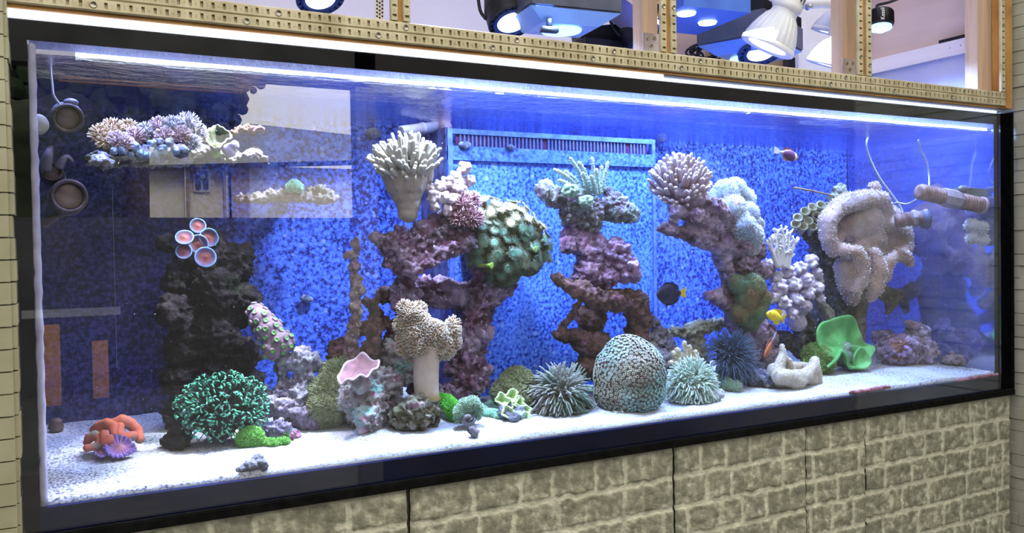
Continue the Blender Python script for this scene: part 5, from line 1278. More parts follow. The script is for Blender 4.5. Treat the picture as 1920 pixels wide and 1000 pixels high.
# green mushroom saucer on the shelf
rim = [P(x, y, Y) for x, y, Y in ((384,252,.19),(392,240,.20),(405,233,.21),(418,238,.20),(432,247,.19),(434,256,.17),(425,262,.155),(412,276,.14),(398,276,.14),(388,264,.16))]
t = thing('saucer_coral', P(405, 292, .17), 'dark green saucer coral with a pale rim on the left shelf rock', 'coral')
obj('saucer', sheet(rim, P(406, 268, .19), .0030, .010, ripple=.001), tmat('dark_green_saucer', [(0,(.02,.03,.015)),(.8,(.045,.06,.03)),(.95,(.16,.18,.12)),(1,(.26,.26,.2))], .7, .2, 60), t)
obj('foot', rock(balls((404,276,.17,8),(404,288,.17,9)), .002, 3, big=.002, fine=.001, pits=0), nmat('lime_foot', [(.16,.30,.04), (.24,.42,.08)], 50, .8), t, 'lime green foot')
live_rock('coral_lump', balls((428,282,.155,13),(438,272,.15,8)), nmat('violet_lump', [(.28,.24,.46), (.44,.38,.62)], 40, .8, bump=.6, bscale=200), 'violet lump beside the dark green saucer coral on the left shelf', .0024, 41, cat='coral', big=.003, fine=.002, pits=0)
t = leather('small round green coral on the second shelf rock', balls((552,348,.285,12),(545,352,.285,10),(560,352,.285,10)), nmat('mint_green_skin', [(.12,.32,.22), (.2,.44,.3)], 60, .8), flat('mint_polyps', (.32,.62,.46), .7), 500, 21, vox=.0022, plen=.002, pr=.0007, big=.001, name='green_coral')
# red mushroom polyps with glowing blue rims
t = thing('mushroom_coral', P(372, 470, .25), 'cluster of round red mushroom polyps with pale blue rims on the dark tower', 'coral')
SK_MUSH = tmat('red_mushroom_skin', [(0,(.15,.03,.02)),(.35,(.16,.035,.03)),(.65,(.08,.03,.05)),(.86,(.06,.06,.14)),(.93,(.13,.26,.48)),(1,(.15,.30,.52))], .6, .2, 90)
for k, (px, py, r, nx_, nz_) in enumerate(((371,424,15,0,.35),(391,446,18,.2,.15),(372,458,18,0,.1),(346,446,17,-.1,.75),(385,483,20,.1,.25),(345,472,15,-.2,.3))):
    c = P(px, py, .245 - .004*k); R = r*mpp(c); n_ = Vector((nx_ - .1, -1, nz_)).normalized()
    mb = MB().lathe(c, n_, [(R*.10, 0.0001), (R*.05, R*.2), (R*.02, R*.45), (R*.06, R*.75), (R*.16, R*.92), (R*.15, R*1.0), (R*.02, R*.98), (-R*.15, R*.6), (-R*.5, R*.25), (-R*1.3, R*.25)], 32)
    m_ = 32
    tv = (0, .25, .5, .75, .92, 1, 1, .6, .5, .5)
    for i in range(10):
        for j in range(m_): mb.t[i*m_ + j] = tv[i]
    for i in range(len(mb.v)):
        v = Vector(mb.v[i]); mb.v[i] = tuple(v + n_ * R*.10*noise.noise(v*60))
    obj('polyp', mb, SK_MUSH, t)
# purple coral with green eyes on the tower's flank
t = thing('eyed_coral', P(515, 672, .24), 'mauve lumpy coral with rows of green eyes on the right flank of the dark tower', 'coral')
me = roughen(union(balls((490,600,.26,24),(505,620,.25,28),(520,640,.24,26),(530,645,.24,22),(510,655,.24,22),(480,585,.27,18),(540,635,.24,14)), .0028), big=.003, fine=.001)
p_, n_ = surface_points(me, 700, 3, front_only); obj('body', me, nmat('mauve_skin', [(.12,.08,.11), (.19,.135,.17), (.25,.185,.225)], 40, .8), t); kept = []
EYE = tmat('green_eye', [(0,(.15,.10,.135)),(.55,(.20,.14,.18)),(.66,(.10,.42,.08)),(1,(.18,.62,.12))], .6, .15, 80)
for a, b_ in zip(p_, n_):
    a = Vector(a); d = Vector(b_)
    if any((a-k).length < .0120 for k in kept) or d.y > .35: continue
    kept.append(a)
    if len(kept) > 60: break
    mb = MB().lathe(a - d*.001, d, [(0, .0058), (.0022, .0050), (.0036, .0036), (.0030, .0026), (.0018, .0018), (.0022, 0)], 12)
    tv = (0, .4, .6, .75, .9, 1)
    for i in range(6):
        for j in range(12): mb.t[i*12+j] = tv[i]
    obj('eye', mb, EYE, t)
# green hammer coral
t = thing('hammer_coral', S(415, 820), 'bushy turquoise-green hammer coral with curled tips on the sand at left', 'coral')
base_items = balls((415,795,.185,34),(380,780,.19,26),(455,780,.185,28),(415,760,.19,34))
obj('base', rock(base_items, .0032, 5, big=.006, fine=.003), R_DARK, t)
rnd = random.Random(12); mb = MB(); c = P(418, 765, .18); q = mpp(c)
for i in range(540):
    z = 1 - (i+.5)/540*1.35; rr_ = math.sqrt(max(0, 1-z*z)); a = i*2.39996
    axis = Vector((0,-.62,.78)); u = axis.orthogonal().normalized(); w = axis.cross(u)
    d = (u*math.cos(a)*rr_ + w*math.sin(a)*rr_ + axis*z + Vector((rnd.uniform(-.15,.15), rnd.uniform(-.15,.15), rnd.uniform(-.15,.15)))).normalized()
    R = Vector((80*q, 62*q, 62*q)) * rnd.uniform(.80, 1.08)
    e = c + Vector((d.x*R.x, d.y*R.y, d.z*R.z)); s = c.lerp(e, .55)
    if e.z < sand_z(e.y) + .006: continue
    hk = (d.orthogonal().normalized()); hk = Matrix.Rotation(rnd.uniform(0, 6.28), 3, d) @ hk
    L = .0054
    pts = [s, s.lerp(e, .6), e, e + d*L*.5 + hk*L*.35, e + d*L*.55 + hk*L*1.0, e + d*L*.1 + hk*L*1.35]
    pts = spline(pts, 10); m0 = len(mb.v)
    mb.tube(pts, [.0008]*5 + [.0010]*2 + [.0014]*4, 5, 0, 1)
HAM = tmat('hammer_skin', [(0,(.012,.02,.018)),(.50,(.02,.05,.045)),(.62,(.05,.26,.18)),(.75,(.14,.66,.38)),(1,(.22,.78,.44))], .5, .3, 22)
obj('tentacles', mb, HAM, t, 'dark stems with bright curled green tips')
# red-orange folded coral with a violet skirt
t = thing('red_coral', S(215, 850), 'red-orange folded coral on the sand at the far left, partly greenish', 'coral')
RED = nmat('red_folds', [(.42,.08,.045), (.52,.13,.08), (.30,.10,.09)], 22, .7, spots=[((.24,.21,.17), 34, .54)])
def fold(items): return roughen(union(items, .0022), big=.0018, bs=40, fine=.0006)
for ch in (((176,805,0.225,9),(186,800,0.215,11),(200,795,0.205,11),(212,800,0.195,10),(214,815,0.185,9)), ((214,795,0.205,10),(228,790,0.205,12),(245,795,0.205,11),(258,808,0.205,10),(262,825,0.195,9)), ((162,830,0.205,8),(168,822,0.200,10),(178,815,0.195,9),(190,830,0.175,8),(178,838,0.175,9),(165,840,0.175,9)), ((225,800,0.195,8),(222,815,0.185,9),(235,820,0.185,9),(250,818,0.190,9)), ((195,815,0.185,9),(196,830,0.170,9),(205,825,0.170,9))):
    obj('fold', fold(chain(*ch)), RED, t)
VIO = tmat('violet_skirt_skin', [(0,(.42,.22,.20)),(.4,(.26,.10,.22)),(1,(.24,.17,.48))], .7, .2, 60)
rim = [P(x, y, Y) for x, y, Y in ((196,838,0.160),(200,822,0.175),(220,815,0.180),(240,822,0.175),(256,840,0.160),(246,850,0.145),(225,856,0.140),(204,852,0.145))]
obj('skirt', sheet(rim, P(226, 836, .165), .003, .006, ripple=.0028, rip_n=18), VIO, t, 'violet pleated skirt')
obj('skirt', sheet([P(x, y, Y) for x, y, Y in ((176,846,0.170),(186,836,0.180),(198,842,0.170),(200,852,0.155),(188,856,0.150))], P(188, 847, .165), .0025, .004, nt=60, ripple=.0015), VIO, t)
obj('snail_shell', MB().lathe(S(104, 808), (.15,-.25,1), [(0, .008), (.004, .012), (.010, .012), (.016, .008), (.019, .0085), (.022, .004), (.023, 0)], 18), nmat('brown_shell', [(.08,.05,.05), (.18,.12,.11)], 60, .5), label='brown snail shell on the sand in the far left corner', cat='shell')
# bright green ball coral
leather('small bright green fuzzy ball coral on the sand below the hammer coral', [on_sand(470,838,22,(1.15,1,.9)), on_sand(505,838,12,(1.5,1,.7)), on_sand(530,834,10,(1.4,1,.7))] + balls((470,822,.145,20)), nmat('leaf_green_skin', [(.05,.16,.025), (.09,.25,.04)], 60, .8), flat('leaf_green_polyps', (.14,.40,.07), .7), 1500, 23, vox=.0024, plen=.0035, pr=.0007, big=.002, name='green_coral')
# olive mound of bushy polyps
leather('olive-green bushy mound coral left of the ruffled plate coral', [on_sand(608,798,36), on_sand(590,795,24)] + balls((612,760,.205,32),(620,730,.215,30),(628,705,.225,26),(605,735,.215,26),(640,690,.235,16)), nmat('olive_skin', [(.10,.11,.05), (.2,.21,.10), (.28,.29,.17)], 40, .85), nmat('olive_polyps', [(.22,.25,.12), (.38,.42,.26)], 30, .8), 4200, 25, plen=.0055, pr=.0008, big=.004, name='olive_coral')
# ruffled plate
rim = [P(x, y, Y) for x, y, Y in ((632,714,.110),(636,695,.135),(650,680,.155),(672,664,.175),(690,668,.165),(710,676,.155),(711,684,.135),(700,696,.120),(688,704,.110),(672,706,.105),(655,712,.100),(642,718,.100))]
t = thing('plate_coral', P(675, 728, .135), 'pink ruffled plate coral with a white rim on the crusted rock pile', 'coral')
obj('plate', sheet(rim, P(672, 692, .140), .0034, .005, ripple=.0035, rip_n=7, seed=1), tmat('pink_plate', [(0,(.17,.07,.08)),(.4,(.26,.115,.125)),(.88,(.30,.15,.17)),(.97,(.58,.46,.5)),(1,(.66,.55,.6))], .6, .15, 60), t)
obj('foot', rock(balls((672,712,.145,16),(678,722,.145,18)), .0026, 2, big=.003, fine=.002, pits=0), R_PINK, t)
# bright green encrusting strip, green cup, snails
leather('bright grass-green star polyp strip at the foot of the toadstool rock', chain((822,748,.190,10),(838,755,.180,13),(850,768,.160,15),(858,778,.150,14)), nmat('grass_green_skin', [(.05,.2,.03), (.10,.34,.05)], 60, .8), flat('grass_green_polyps', (.16,.62,.08), .7), 1300, 27, vox=.0026, plen=.004, pr=.0007, big=.002, name='green_coral')
t = leather('pale green cup coral with a dark mouth on the front sand', balls((862,772,.095,12),(872,760,.095,13),(886,756,.095,13),(897,766,.095,10),(872,775,.105,12),(892,778,.105,10),(860,786,.100,9)), nmat('sage_skin', [(.12,.2,.12), (.24,.34,.22)], 50, .8), flat('sage_polyps', (.44,.62,.46), .7), 1300, 29, vox=.0022, plen=.003, pr=.0006, big=.001, name='green_coral')
def shell(name, label, c, axis, R, mat):
    t = thing(name, c, label, 'shell'); c = Vector(c)
    mb = MB(); pts = []; rr_ = []
    ax = Vector(axis).normalized(); u = ax.orthogonal().normalized(); w = ax.cross(u)
    for k in range(60):
        a = k*.36; g = (1 - k/62); pts.append(c + (u*math.cos(a) + w*math.sin(a))*R*.50*g + ax*R*1.5*(1-g)); rr_.append(R*.56*g + .0004)
    mb.tube(pts, rr_, 10); obj('spiral', mb, mat, t)
    obj('mouth', MB().lathe(pts[0], (pts[0]-pts[1]), [(-.001, R*.56), (.002, R*.62), (.003, R*.5), (-.004, R*.3)], 16), M_SLOT, t, 'dark shell mouth')
SH = nmat('grey_shell', [(.07,.06,.07), (.17,.15,.17), (.28,.26,.28)], 80, .55)
q = P(877, 790, .080); shell('snail_shell', 'dark snail shell in front of the pale green cup coral', q, (.4,.7,.35), .0125, SH)
q = S(886, 812, .008); shell('snail_shell', 'grey snail shell lying on the front sand, nearest the glass', q, (.95,.25,.05), .0105, SH)
# yellow-green ruffled corals
YG = tmat('lime_ruffle', [(0,(.26,.40,.16)),(.6,(.42,.60,.22)),(1,(.66,.84,.44))], .7, .15, 80)
t = thing('ruffled_coral', S(962, 785), 'lime green ruffled coral with little cups on the sand left of the pale anemone', 'coral')
for (px, py, Y, r) in ((940,748,.135,11),(960,742,.135,11),(972,755,.130,11),(952,772,.110,12),(982,768,.120,10),(966,768,.125,9),(985,782,.110,8),(945,758,.140,9)):
    c = P(px, py, Y); R = 1.25*r*mpp(c); rim = [c + Vector((math.cos(a)*R*(1+.25*math.sin(3*a+px)), -R*.35 + .3*R*math.sin(a), math.sin(a)*R*(.8+.2*math.sin(2*a+px)))) for a in [k*math.pi/5 for k in range(10)]]
    obj('cup', sheet(rim, c + Vector((0, R*.5, -R*.2)), .0032, .001, nr=8, nt=50, ripple=R*.12, rip_n=6, seed=px), YG, t)
live_rock('coral_lump', balls((962,785,.105,13),(945,775,.120,14),(975,775,.120,14),(960,765,.135,14)), rock_mat('grey_violet_lump', [(.07,.07,.09),(.16,.16,.2),(.26,.25,.3)], None, None, None), 'grey-violet lump under the lime ruffled coral', .0024, 47, cat='rock', big=.003, fine=.002)
leather('flat turquoise coral crust on the sand beside the pale green cup coral', [on_sand(918,782,14,(1.5,1,.6)), on_sand(940,786,10,(1.4,1,.6)), on_sand(905,778,10)], nmat('turquoise_skin', [(.14,.38,.28), (.3,.58,.44)], 40, .8), flat('turquoise_polyps', (.46,.82,.62), .7), 700, 33, vox=.0024, plen=.002, pr=.0009, big=.002, name='turquoise_coral')
leather('brown-green fuzzy mound coral behind the pale anemone', balls((970,722,.19,32),(945,735,.18,24),(995,735,.18,26),(968,745,.17,30)) + [on_sand(960,762,28)], nmat('brown_green_skin', [(.10,.10,.06), (.2,.2,.12), (.22,.32,.14)], 30, .8), nmat('brown_green_polyps', [(.22,.22,.12), (.36,.42,.24)], 30, .8), 2600, 35, plen=.0055, pr=.0010, big=.003, name='fuzzy_coral')
# anemones: long curved tentacles from a low disc
def anemone(label, px, py, Yc, rx, rz, n, L, r, stops, seed, axis=(0,-.5,.86), spread=1.2, tint=None, base=None, droop=.3, part='tentacles', name='anemone', knob=False, sides=5, glow=.45):
    rnd = random.Random(seed); c = P(px, py, Yc); q = mpp(c); t = thing(name, Vector((c.x, c.y, sand_z(c.y))), label, 'anemone')
    axis = Vector(axis).normalized(); u = axis.orthogonal().normalized(); w = axis.cross(u); mb = MB()
    for i in range(n):
        z = 1 - (i+.5)/n*spread; rr_ = math.sqrt(max(0, 1-z*z)); a = i*2.39996
        d = (u*math.cos(a)*rr_ + w*math.sin(a)*rr_ + axis*z + Vector((rnd.uniform(-.18,.18), rnd.uniform(-.18,.18), rnd.uniform(-.18,.18)))).normalized()
        k = rnd.uniform(.8, 1.15)
        e = c + Vector((d.x*rx*q, d.y*rx*q*.85, d.z*rz*q))*k
        s = c + Vector((d.x*rx*q, d.y*rx*q*.85, d.z*rz*q))*(1 - L)
        m_ = s.lerp(e, .55) + Vector((rnd.uniform(-1,1), rnd.uniform(-1,1), rnd.uniform(.0,1)))*rx*q*.07
        e = e + Vector((0,0,-droop*rx*q*(1-max(0,z))*.5)) + Vector((rnd.uniform(-1,1), 0, rnd.uniform(-1,1)))*rx*q*.05
        for v in (m_, e):
            v.z = max(v.z, sand_z(v.y) + .004)
        rs = [r*1.0]*4 + [r*.95, r*.85, r*.7] if not knob else [r*.75]*5 + [r*1.1, r*1.25]
        mb.tube(spline([s, m_, e], 6), rs, sides, cap0=False)
    m = tmat(name + '_skin', stops, .6, .18, 40, tint=tint)
    if glow: translucent(m, glow)
    obj(part, mb, m, t)
    obj('disc', MB().sphere(c, rx*q*.42, (1,.9,rz/rx), n=20, m=12, t=0.05), m, t)
    lo = Vector((c.x, c.y + .005, sand_z(c.y)))
    obj('column', MB().lathe(lo - Vector((0,0,.004)), (0,0,1), [(0, rx*q*.42), (max(.006, c.z - lo.z), rx*q*.36)], 20), m, t)
    return t
anemone('pale grey-lilac anemone with long splayed tentacles left of the brain coral', 1052, 742, .13, 60, 62, 480, .60, .0017, [(0,(.50,.50,.40)),(.5,(.52,.50,.45)),(1,(.60,.60,.60))], 3, spread=1.3, tint=((.30,.40,.30), 14))
anemone('bright white-green anemone with stubby tentacles right of the brain coral', 1296, 728, .095, 52, 58, 760, .36, .0015, [(0,(.58,.68,.52)),(.5,(.72,.84,.74)),(1,(.92,.98,.94))], 5, spread=1.3, axis=(-.1,-.5,.86))
anemone('blue-grey pincushion anemone with hair-thin radiating tentacles', 1368, 672, .155, 58, 56, 620, .62, .0007, [(0,(.05,.08,.11)),(.5,(.13,.20,.29)),(.85,(.22,.33,.46)),(1,(.60,.72,.84))], 7, spread=1.35, axis=(.05,-.75,.6), droop=.25, sides=4)
# big brain coral dome with flower-like polyps
c = P(1180, 722, .10); q = mpp(c)
me = union([(P(1180,708,.10), 69*q, (1.0,.80,1.08)), (P(1180,735,.10), 68*q, (1.02,.80,.66)), (P(1176,670,.105), 48*q, (.95,.75,.86)), (P(1188,690,.105), 56*q, (1,.75,.92))], .004)
roughen(me, big=.004, bs=10, fine=.0005)
t = thing('brain_coral', Vector((c.x, c.y, sand_z(c.y))), 'big domed green-brown flowerpot coral covered in button-like polyps, front centre', 'coral')
p_, n_ = surface_points(me, 14000, 9, front_only); obj('dome', me, nmat('dome_skin', [(.17,.13,.11), (.24,.19,.16), (.28,.24,.20)], 18, .8), t); kept = {}; mb = MB(); g = .0052
for a, b_ in zip(p_, n_):
    a = Vector(a); d = Vector(b_); key = (int(a.x/g), int(a.y/g), int(a.z/g)); ok = True
    for i in (-1,0,1):
        for j in (-1,0,1):
            for k in (-1,0,1):
                for o_ in kept.get((key[0]+i, key[1]+j, key[2]+k), ()):
                    if (o_-a).length < g: ok = False; break
    if not ok or a.z < sand_z(a.y) + .003: continue
    kept.setdefault(key, []).append(a); r = .0029
    k0 = len(mb.v)
    mb.lathe(a - d*.001, d, [(0, r*.8), (.0034, r*.78), (.0046, r*1.05), (.0050, r*.85), (.0040, r*.35), (.0044, 0)], 8)
    for i, tv in enumerate((0, .3, .9, 1.0, .35, .5)):
        for j in range(8): mb.t[k0 + i*8 + j] = tv
obj('polyps', mb, tmat('dome_polyp', [(0,(.12,.08,.06)),(.35,(.18,.12,.10)),(.8,(.34,.34,.25)),(1,(.52,.54,.42))], .6, .25, 22, tint=((.26,.42,.38), 9)), t, 'pale ringed polyps', kind='stuff')
# bubbles trapped at the dome's foot
rnd = random.Random(77); mb = MB()
for k in range(170):
    a = rnd.random(); q0 = S(1148 + 110*a, 776 - 26*a - rnd.uniform(-4, 7)); mb.sphere((q0.x, q0.y, q0.z + rnd.uniform(.0005, .004)), rnd.uniform(.0006, .0015), n=6, m=4)
obj('air_bubbles', mb, flat('bubble_white', (.9,.92,.95), .2), label='tiny white bubbles along the foot of the domed flowerpot coral', cat='bubbles', kind='stuff')
# yellowish branch coral
t = thing('branch_coral', P(1285, 690, .150), 'cream stubby branch coral between the khaki rock and the white anemone', 'coral')
SKB = nmat('cream_branch', [(.50,.43,.28), (.66,.58,.42), (.74,.68,.54)], 60, .8, bump=.5, bscale=300)
rnd = random.Random(6)
for k, (x0,y0,x1,y1) in enumerate(((1275,688,1262,662),(1278,686,1270,655),(1284,686,1283,643),(1290,684,1293,650),(1296,686,1304,660),(1268,690,1258,680),(1300,690,1310,672),(1284,680,1276,668),(1290,680,1300,672))):
    a, b_ = P(x0, y0, .15), P(x1, y1, .14 - .002*(k % 3)); obj('branch', branch([a, a.lerp(b_, .5) + Vector((rnd.uniform(-.003,.003), -.002, 0)), b_], .0075, .0048, 30), SKB, t)
# encrusting green-orange brain coral on the tree rock
EN = nmat('green_orange_skin', [(.17,.11,.055), (.17,.14,.07), (.11,.17,.08), (.10,.20,.14)], 22, .6, bump=.5, bscale=220, lo=.36, hi=.62)
t = thing('encrusting_coral', P(1402, 605, .17), 'green and orange lumpy encrusting coral on the trunk of the tree-shaped rock', 'coral')
me = roughen(union(balls((1383,535,.17,20),(1412,538,.165,24),(1428,562,.165,21),(1400,560,.17,26),(1384,590,.175,21),(1420,584,.17,20),(1395,575,.175,22),(1405,605,.18,18)), .003), big=.006, bs=34, fine=.001)
pol = fuzz(me, 1500, .0022, .0008, 5, .3, 4)
obj('body', me, EN, t); obj('polyps', pol, nmat('green_amber_polyps', [(.17,.11,.06), (.16,.14,.08), (.13,.21,.13), (.17,.13,.09)], 22, .7, lo=.36, hi=.62), t, kind='stuff')
leather('small bright green fuzzy strip on the sand right of the white anemone', [on_sand(1345,728,12), on_sand(1362,732,13), on_sand(1380,734,11)] + balls((1340,708,.160,10),(1358,715,.150,10),(1332,700,.170,9)), nmat('green_grey_skin', [(.12,.2,.10), (.24,.32,.2)], 40, .8), nmat('green_grey_polyps', [(.2,.48,.24), (.44,.5,.4)], 16, .8), 1000, 39, vox=.003, plen=.003, pr=.0008, big=.002, name='green_coral')
# white branching coral
t = thing('tree_coral', P(1466, 500, .18), 'pure white branching tree coral above the lilac cauliflower coral', 'coral')
WH = nmat('white_branch', [(.78,.76,.78), (.88,.86,.88)], 60, .8)
rnd = random.Random(14)
for k, (x0,y0,x1,y1) in enumerate(((1458,495,1443,448),(1462,495,1455,436),(1467,496,1468,432),(1472,497,1480,438),(1476,498,1490,452),(1464,492,1462,445))):
    a, b_ = P(x0, y0 + 6, .185), P(x1, y1, .175 + .006*(k % 2)); pts = spline([a, a.lerp(b_, .5) + Vector((rnd.uniform(-.004,.004), 0, 0)), b_], 10)
    mb = MB().tube(pts, [.0065 - .0036*i/10 for i in range(11)], 8)
    for i in range(4, 11):
        for s_ in range(2):
            d = (Vector((rnd.choice((-1,1))*rnd.uniform(.5,1), rnd.uniform(-.7,.4), rnd.uniform(.1,.8)))).normalized()*rnd.uniform(.010,.017)*(1.1 - .04*i)
            mb.tube([pts[i], pts[i] + d*.6, pts[i] + d + Vector((0,0,.003))], [.0026,.0024,.0020], 6, cap0=False)
            mb.tube([pts[i] + d*.6, pts[i] + d*.7 + Vector((rnd.uniform(-.005,.005), 0, .006))], [.0022,.0018], 5, cap0=False)
    obj('branch', mb, WH, t)
# honeycomb tube coral
t = thing('tube_coral', P(1530, 440, .24), 'olive-grey honeycomb of open tube cups left of the large leather coral', 'coral')
TB = nmat('olive_tube', [(.22,.21,.13), (.36,.35,.25), (.5,.5,.4)], 60, .8); TD_ = nmat('tube_inside', [(.03,.035,.03), (.08,.09,.08)], 60, .9)
rnd = random.Random(8)
for k, (px, py) in enumerate(((1496,408),(1510,396),(1524,388),(1540,384),(1554,386),(1516,414),(1532,404),(1548,402),(1540,420),(1524,424),(1506,424),(1556,416),(1492,420))):
    a = P(px, py, .225); R = 9.2*mpp(a); ax = Vector((-.35 + .04*(px-1525)/10, -.72, .5)).normalized()
    o_ = obj('cup', MB().lathe(a, ax, [(-.035, R*.55), (-.012, R*.85), (0, R*1.05), (.0012, R*.92), (-.004, R*.72), (-.012, R*.5)], 10), TB, t)
obj('base', rock(balls((1525,420,.25,22),(1545,425,.25,22),(1508,430,.26,16)), .0035, 4, big=.004, fine=.002), R_DARK, t)
obj('twig', MB().tube(spline([P(1488,352,.2), P(1512,356,.205), P(1535,361,.21), P(1560,368,.22), P(1575,380,.235)], 16), [.0022 + .0006*noise.noise(Vector((k*.7,0,0))) for k in range(17)], 7), nmat('brown_twig', [(.22,.14,.09), (.36,.25,.17)], 80, .8), label='thin brown twig poking left above the honeycomb tube coral', cat='twig')
live_rock('live_rock', balls((1572,362,.24,14),(1585,370,.245,13),(1562,372,.24,11),(1578,352,.235,8)), R_PALE, 'small pale crusted lump on top of the dark column beside the twig', .003, 51, big=.005, fine=.003)
# green sheet coral
rim = [P(x, y, Y) for x, y, Y in ((1533,645,.170),(1531,625,.174),(1540,606,.174),(1552,601,.178),(1572,594,.182),(1592,591,.182),(1606,600,.182),(1612,622,.178),(1620,640,.174),(1640,652,.170),(1634,672,.158),(1622,690,.150),(1606,692,.146),(1594,690,.144),(1588,672,.146),(1580,660,.144),(1568,676,.142),(1552,690,.144),(1562,676,.150),(1548,660,.158))]
t = thing('sheet_coral', S(1590, 695), 'large bright green wavy sheet coral standing on the sand at right', 'coral')
GREEN = nmat('vivid_green_sheet', [(.07,.27,.07), (.10,.36,.10), (.17,.46,.15)], 16, .75, bump=.5, bscale=420, bdist=.0012)
me = sheet(rim, P(1584, 650, .164), .007, .010, nr=14, nt=140, ripple=.002, rip_n=9)
obj('sheet', me, GREEN, t)
rim2 = [P(x, y, Y) for x, y, Y in ((1606,690,.146),(1600,672,.150),(1612,652,.154),(1622,656,.152),(1630,665,.146),(1634,680,.142),(1624,692,.140))]
obj('frill', sheet(rim2, P(1616, 676, .154), .006, .004, nr=8, nt=60), GREEN, t)
obj('foot', rock([on_sand(1585,688,18,(1.3,1,1))] + balls((1585,668,.166,16),(1586,655,.168,14)), .0035, 2, big=.003, fine=.001, pits=0), nmat('shaded_green_foot', [(.10,.14,.10), (.18,.22,.16)], 30, .8), t)
leather('mossy green fuzzy cushion coral left of the vivid green sheet coral', balls((1532,668,.185,24),(1545,680,.175,20),(1520,665,.190,16),(1525,685,.175,18)) + [on_sand(1538,700,20)], nmat('moss_skin', [(.06,.11,.02), (.12,.2,.05)], 40, .8), flat('moss_polyps', (.20,.34,.09), .75), 1600, 41, vox=.0034, plen=.006, pr=.0009, big=.003, name='green_coral')

rnd = random.Random(5); mb = MB()
for k in range(420):
    x = rnd.uniform(.05, 1.98) if rnd.random() < .45 else rnd.uniform(1.35, 1.98); mb.sphere((x, rnd.uniform(.02, .34), ZB + rnd.uniform(.06, .56)), rnd.uniform(.00035, .0008), n=5, m=4)
obj('drifting_specks', mb, flat('speck_white', (.85,.88,.92), .6), label='tiny pale specks drifting through the tank water', cat='particles', kind='stuff')
for (pts_, lab) in (((( 1602,738),(1622,735),(1645,731),(1660,728)), 'dark pink coralline crust on the front glass at the sand line, under the sheet coral'), (((1800,716),(1822,712),(1845,708),(1868,705)), 'dark red coralline crust on the front glass at the far right corner')):
    it = []
    for (px, py) in pts_:
        p = P(px, py - 2, .008); it.append((p, .0072, (1.9, .55, .62)))
    obj('coralline_crust', roughen(union(it, .0016), big=.0012, bs=90, fine=.0006, fs=160), nmat('pink_crust', [(.20,.04,.07), (.34,.10,.14), (.4,.22,.26)], 120, .8), label=lab, cat='crust')

# ------------------------------------------------------------------ fish
def fish(name, label, nose, tail, H, W, stops, fins, eye=(.22,.18), cat='fish', roll=0.0):
    """body laid from nose to tail point; H, W half height and half width; fins = [(part, material, outline [(s,h)...])] with s along the body (0 nose, 1 tail root) and h in body heights"""
    nose, tail = Vector(nose), Vector(tail); ax = (tail - nose); L = ax.length; ax.normalize()
    side = ax.cross(Vector((0,0,1))).normalized(); up = side.cross(ax).normalized()
    t = thing(name, (nose + tail)/2, label, cat)
    prof = [(0,.02),(.03,.22),(.08,.42),(.16,.66),(.28,.90),(.42,1.0),(.56,.96),(.70,.76),(.82,.48),(.92,.28),(1.0,.22)]
    vs = []; ts = []; n = 18
    for (s, h) in prof:
        for k in range(n):
            a = 2*math.pi*k/n; vs.append(nose + ax*s*L + up*math.sin(a)*h*H + side*math.cos(a)*(h**.8)*W); ts.append(s)
    fs = [(i*n+k, i*n+(k+1) % n, (i+1)*n+(k+1) % n, (i+1)*n+k) for i in range(len(prof)-1) for k in range(n)]
    fs += [tuple(range(n-1,-1,-1)), tuple((len(prof)-1)*n + k for k in range(n))]
    obj('body', MB().add(vs, fs, ts), tmat(name + '_scales', stops, .45, .12, 120, spec=.4), t)
    for (part, mat, outl, lat) in fins:
        pts = [nose + ax*s*L + up*h*H + side*lat*W for s, h in outl]; th = side*.0005; m_ = len(pts)
        vv = [p + th for p in pts] + [p - th for p in pts]; tt = [i/(m_-1) for i in range(m_)]*2
        ff = [tuple(range(m_)), tuple(range(2*m_-1, m_-1, -1))] + [(i, m_+i, m_+(i+1) % m_, (i+1) % m_) for i in range(m_)]
        obj(part, MB().add(vv, ff, tt), mat, t, sm=False)
    for sg in (-1, 1):
        e = nose + ax*.15*L + up*.22*H + side*sg*W*.60
        obj('eye', MB().sphere(e, H*.13, n=10, m=8), flat('fish_eye', (.01,.01,.012), .15), t)
FM = lambda n_, c: nmat(n_, [tuple(k*.8 for k in c), c], 200, .5)
my, mo, mw = FM('yellow_fin', (.80,.58,.03)), FM('orange_fin', (.62,.26,.06)), FM('pale_fin', (.78,.76,.74))
a, b_ = P(1497, 297, .16), P(1462, 285, .15)
fish('clownfish', 'maroon fish with a white cheek band and pale tail swimming near the surface at right', a, b_, .0125, .006, [(0,(.45,.2,.06)),(.12,(.30,.10,.06)),(.17,(.85,.82,.82)),(.25,(.85,.82,.82)),(.30,(.10,.03,.10)),(.8,(.12,.04,.14)),(.9,(.6,.5,.5)),(1,(.8,.76,.74))],
     [('tail_fin', mw, [(.97,.2),(1.12,.55),(1.30,.65),(1.26,0),(1.30,-.6),(1.12,-.45),(.97,-.2)], 0), ('dorsal_fin', FM('maroon_fin', (.16,.05,.10)), [(.25,.8),(.35,1.25),(.6,1.3),(.85,.85),(.8,.5)], 0), ('anal_fin', mo, [(.5,-.85),(.6,-1.3),(.8,-.95),(.82,-.5)], 0), ('pectoral_fin', mo, [(.33,-.1),(.45,.1),(.5,-.35),(.4,-.5)], 1.02)])
a, b_ = P(1231, 553, .17), P(1276, 550, .18)
mb_ = FM('midnight_fin', (.012,.012,.05))
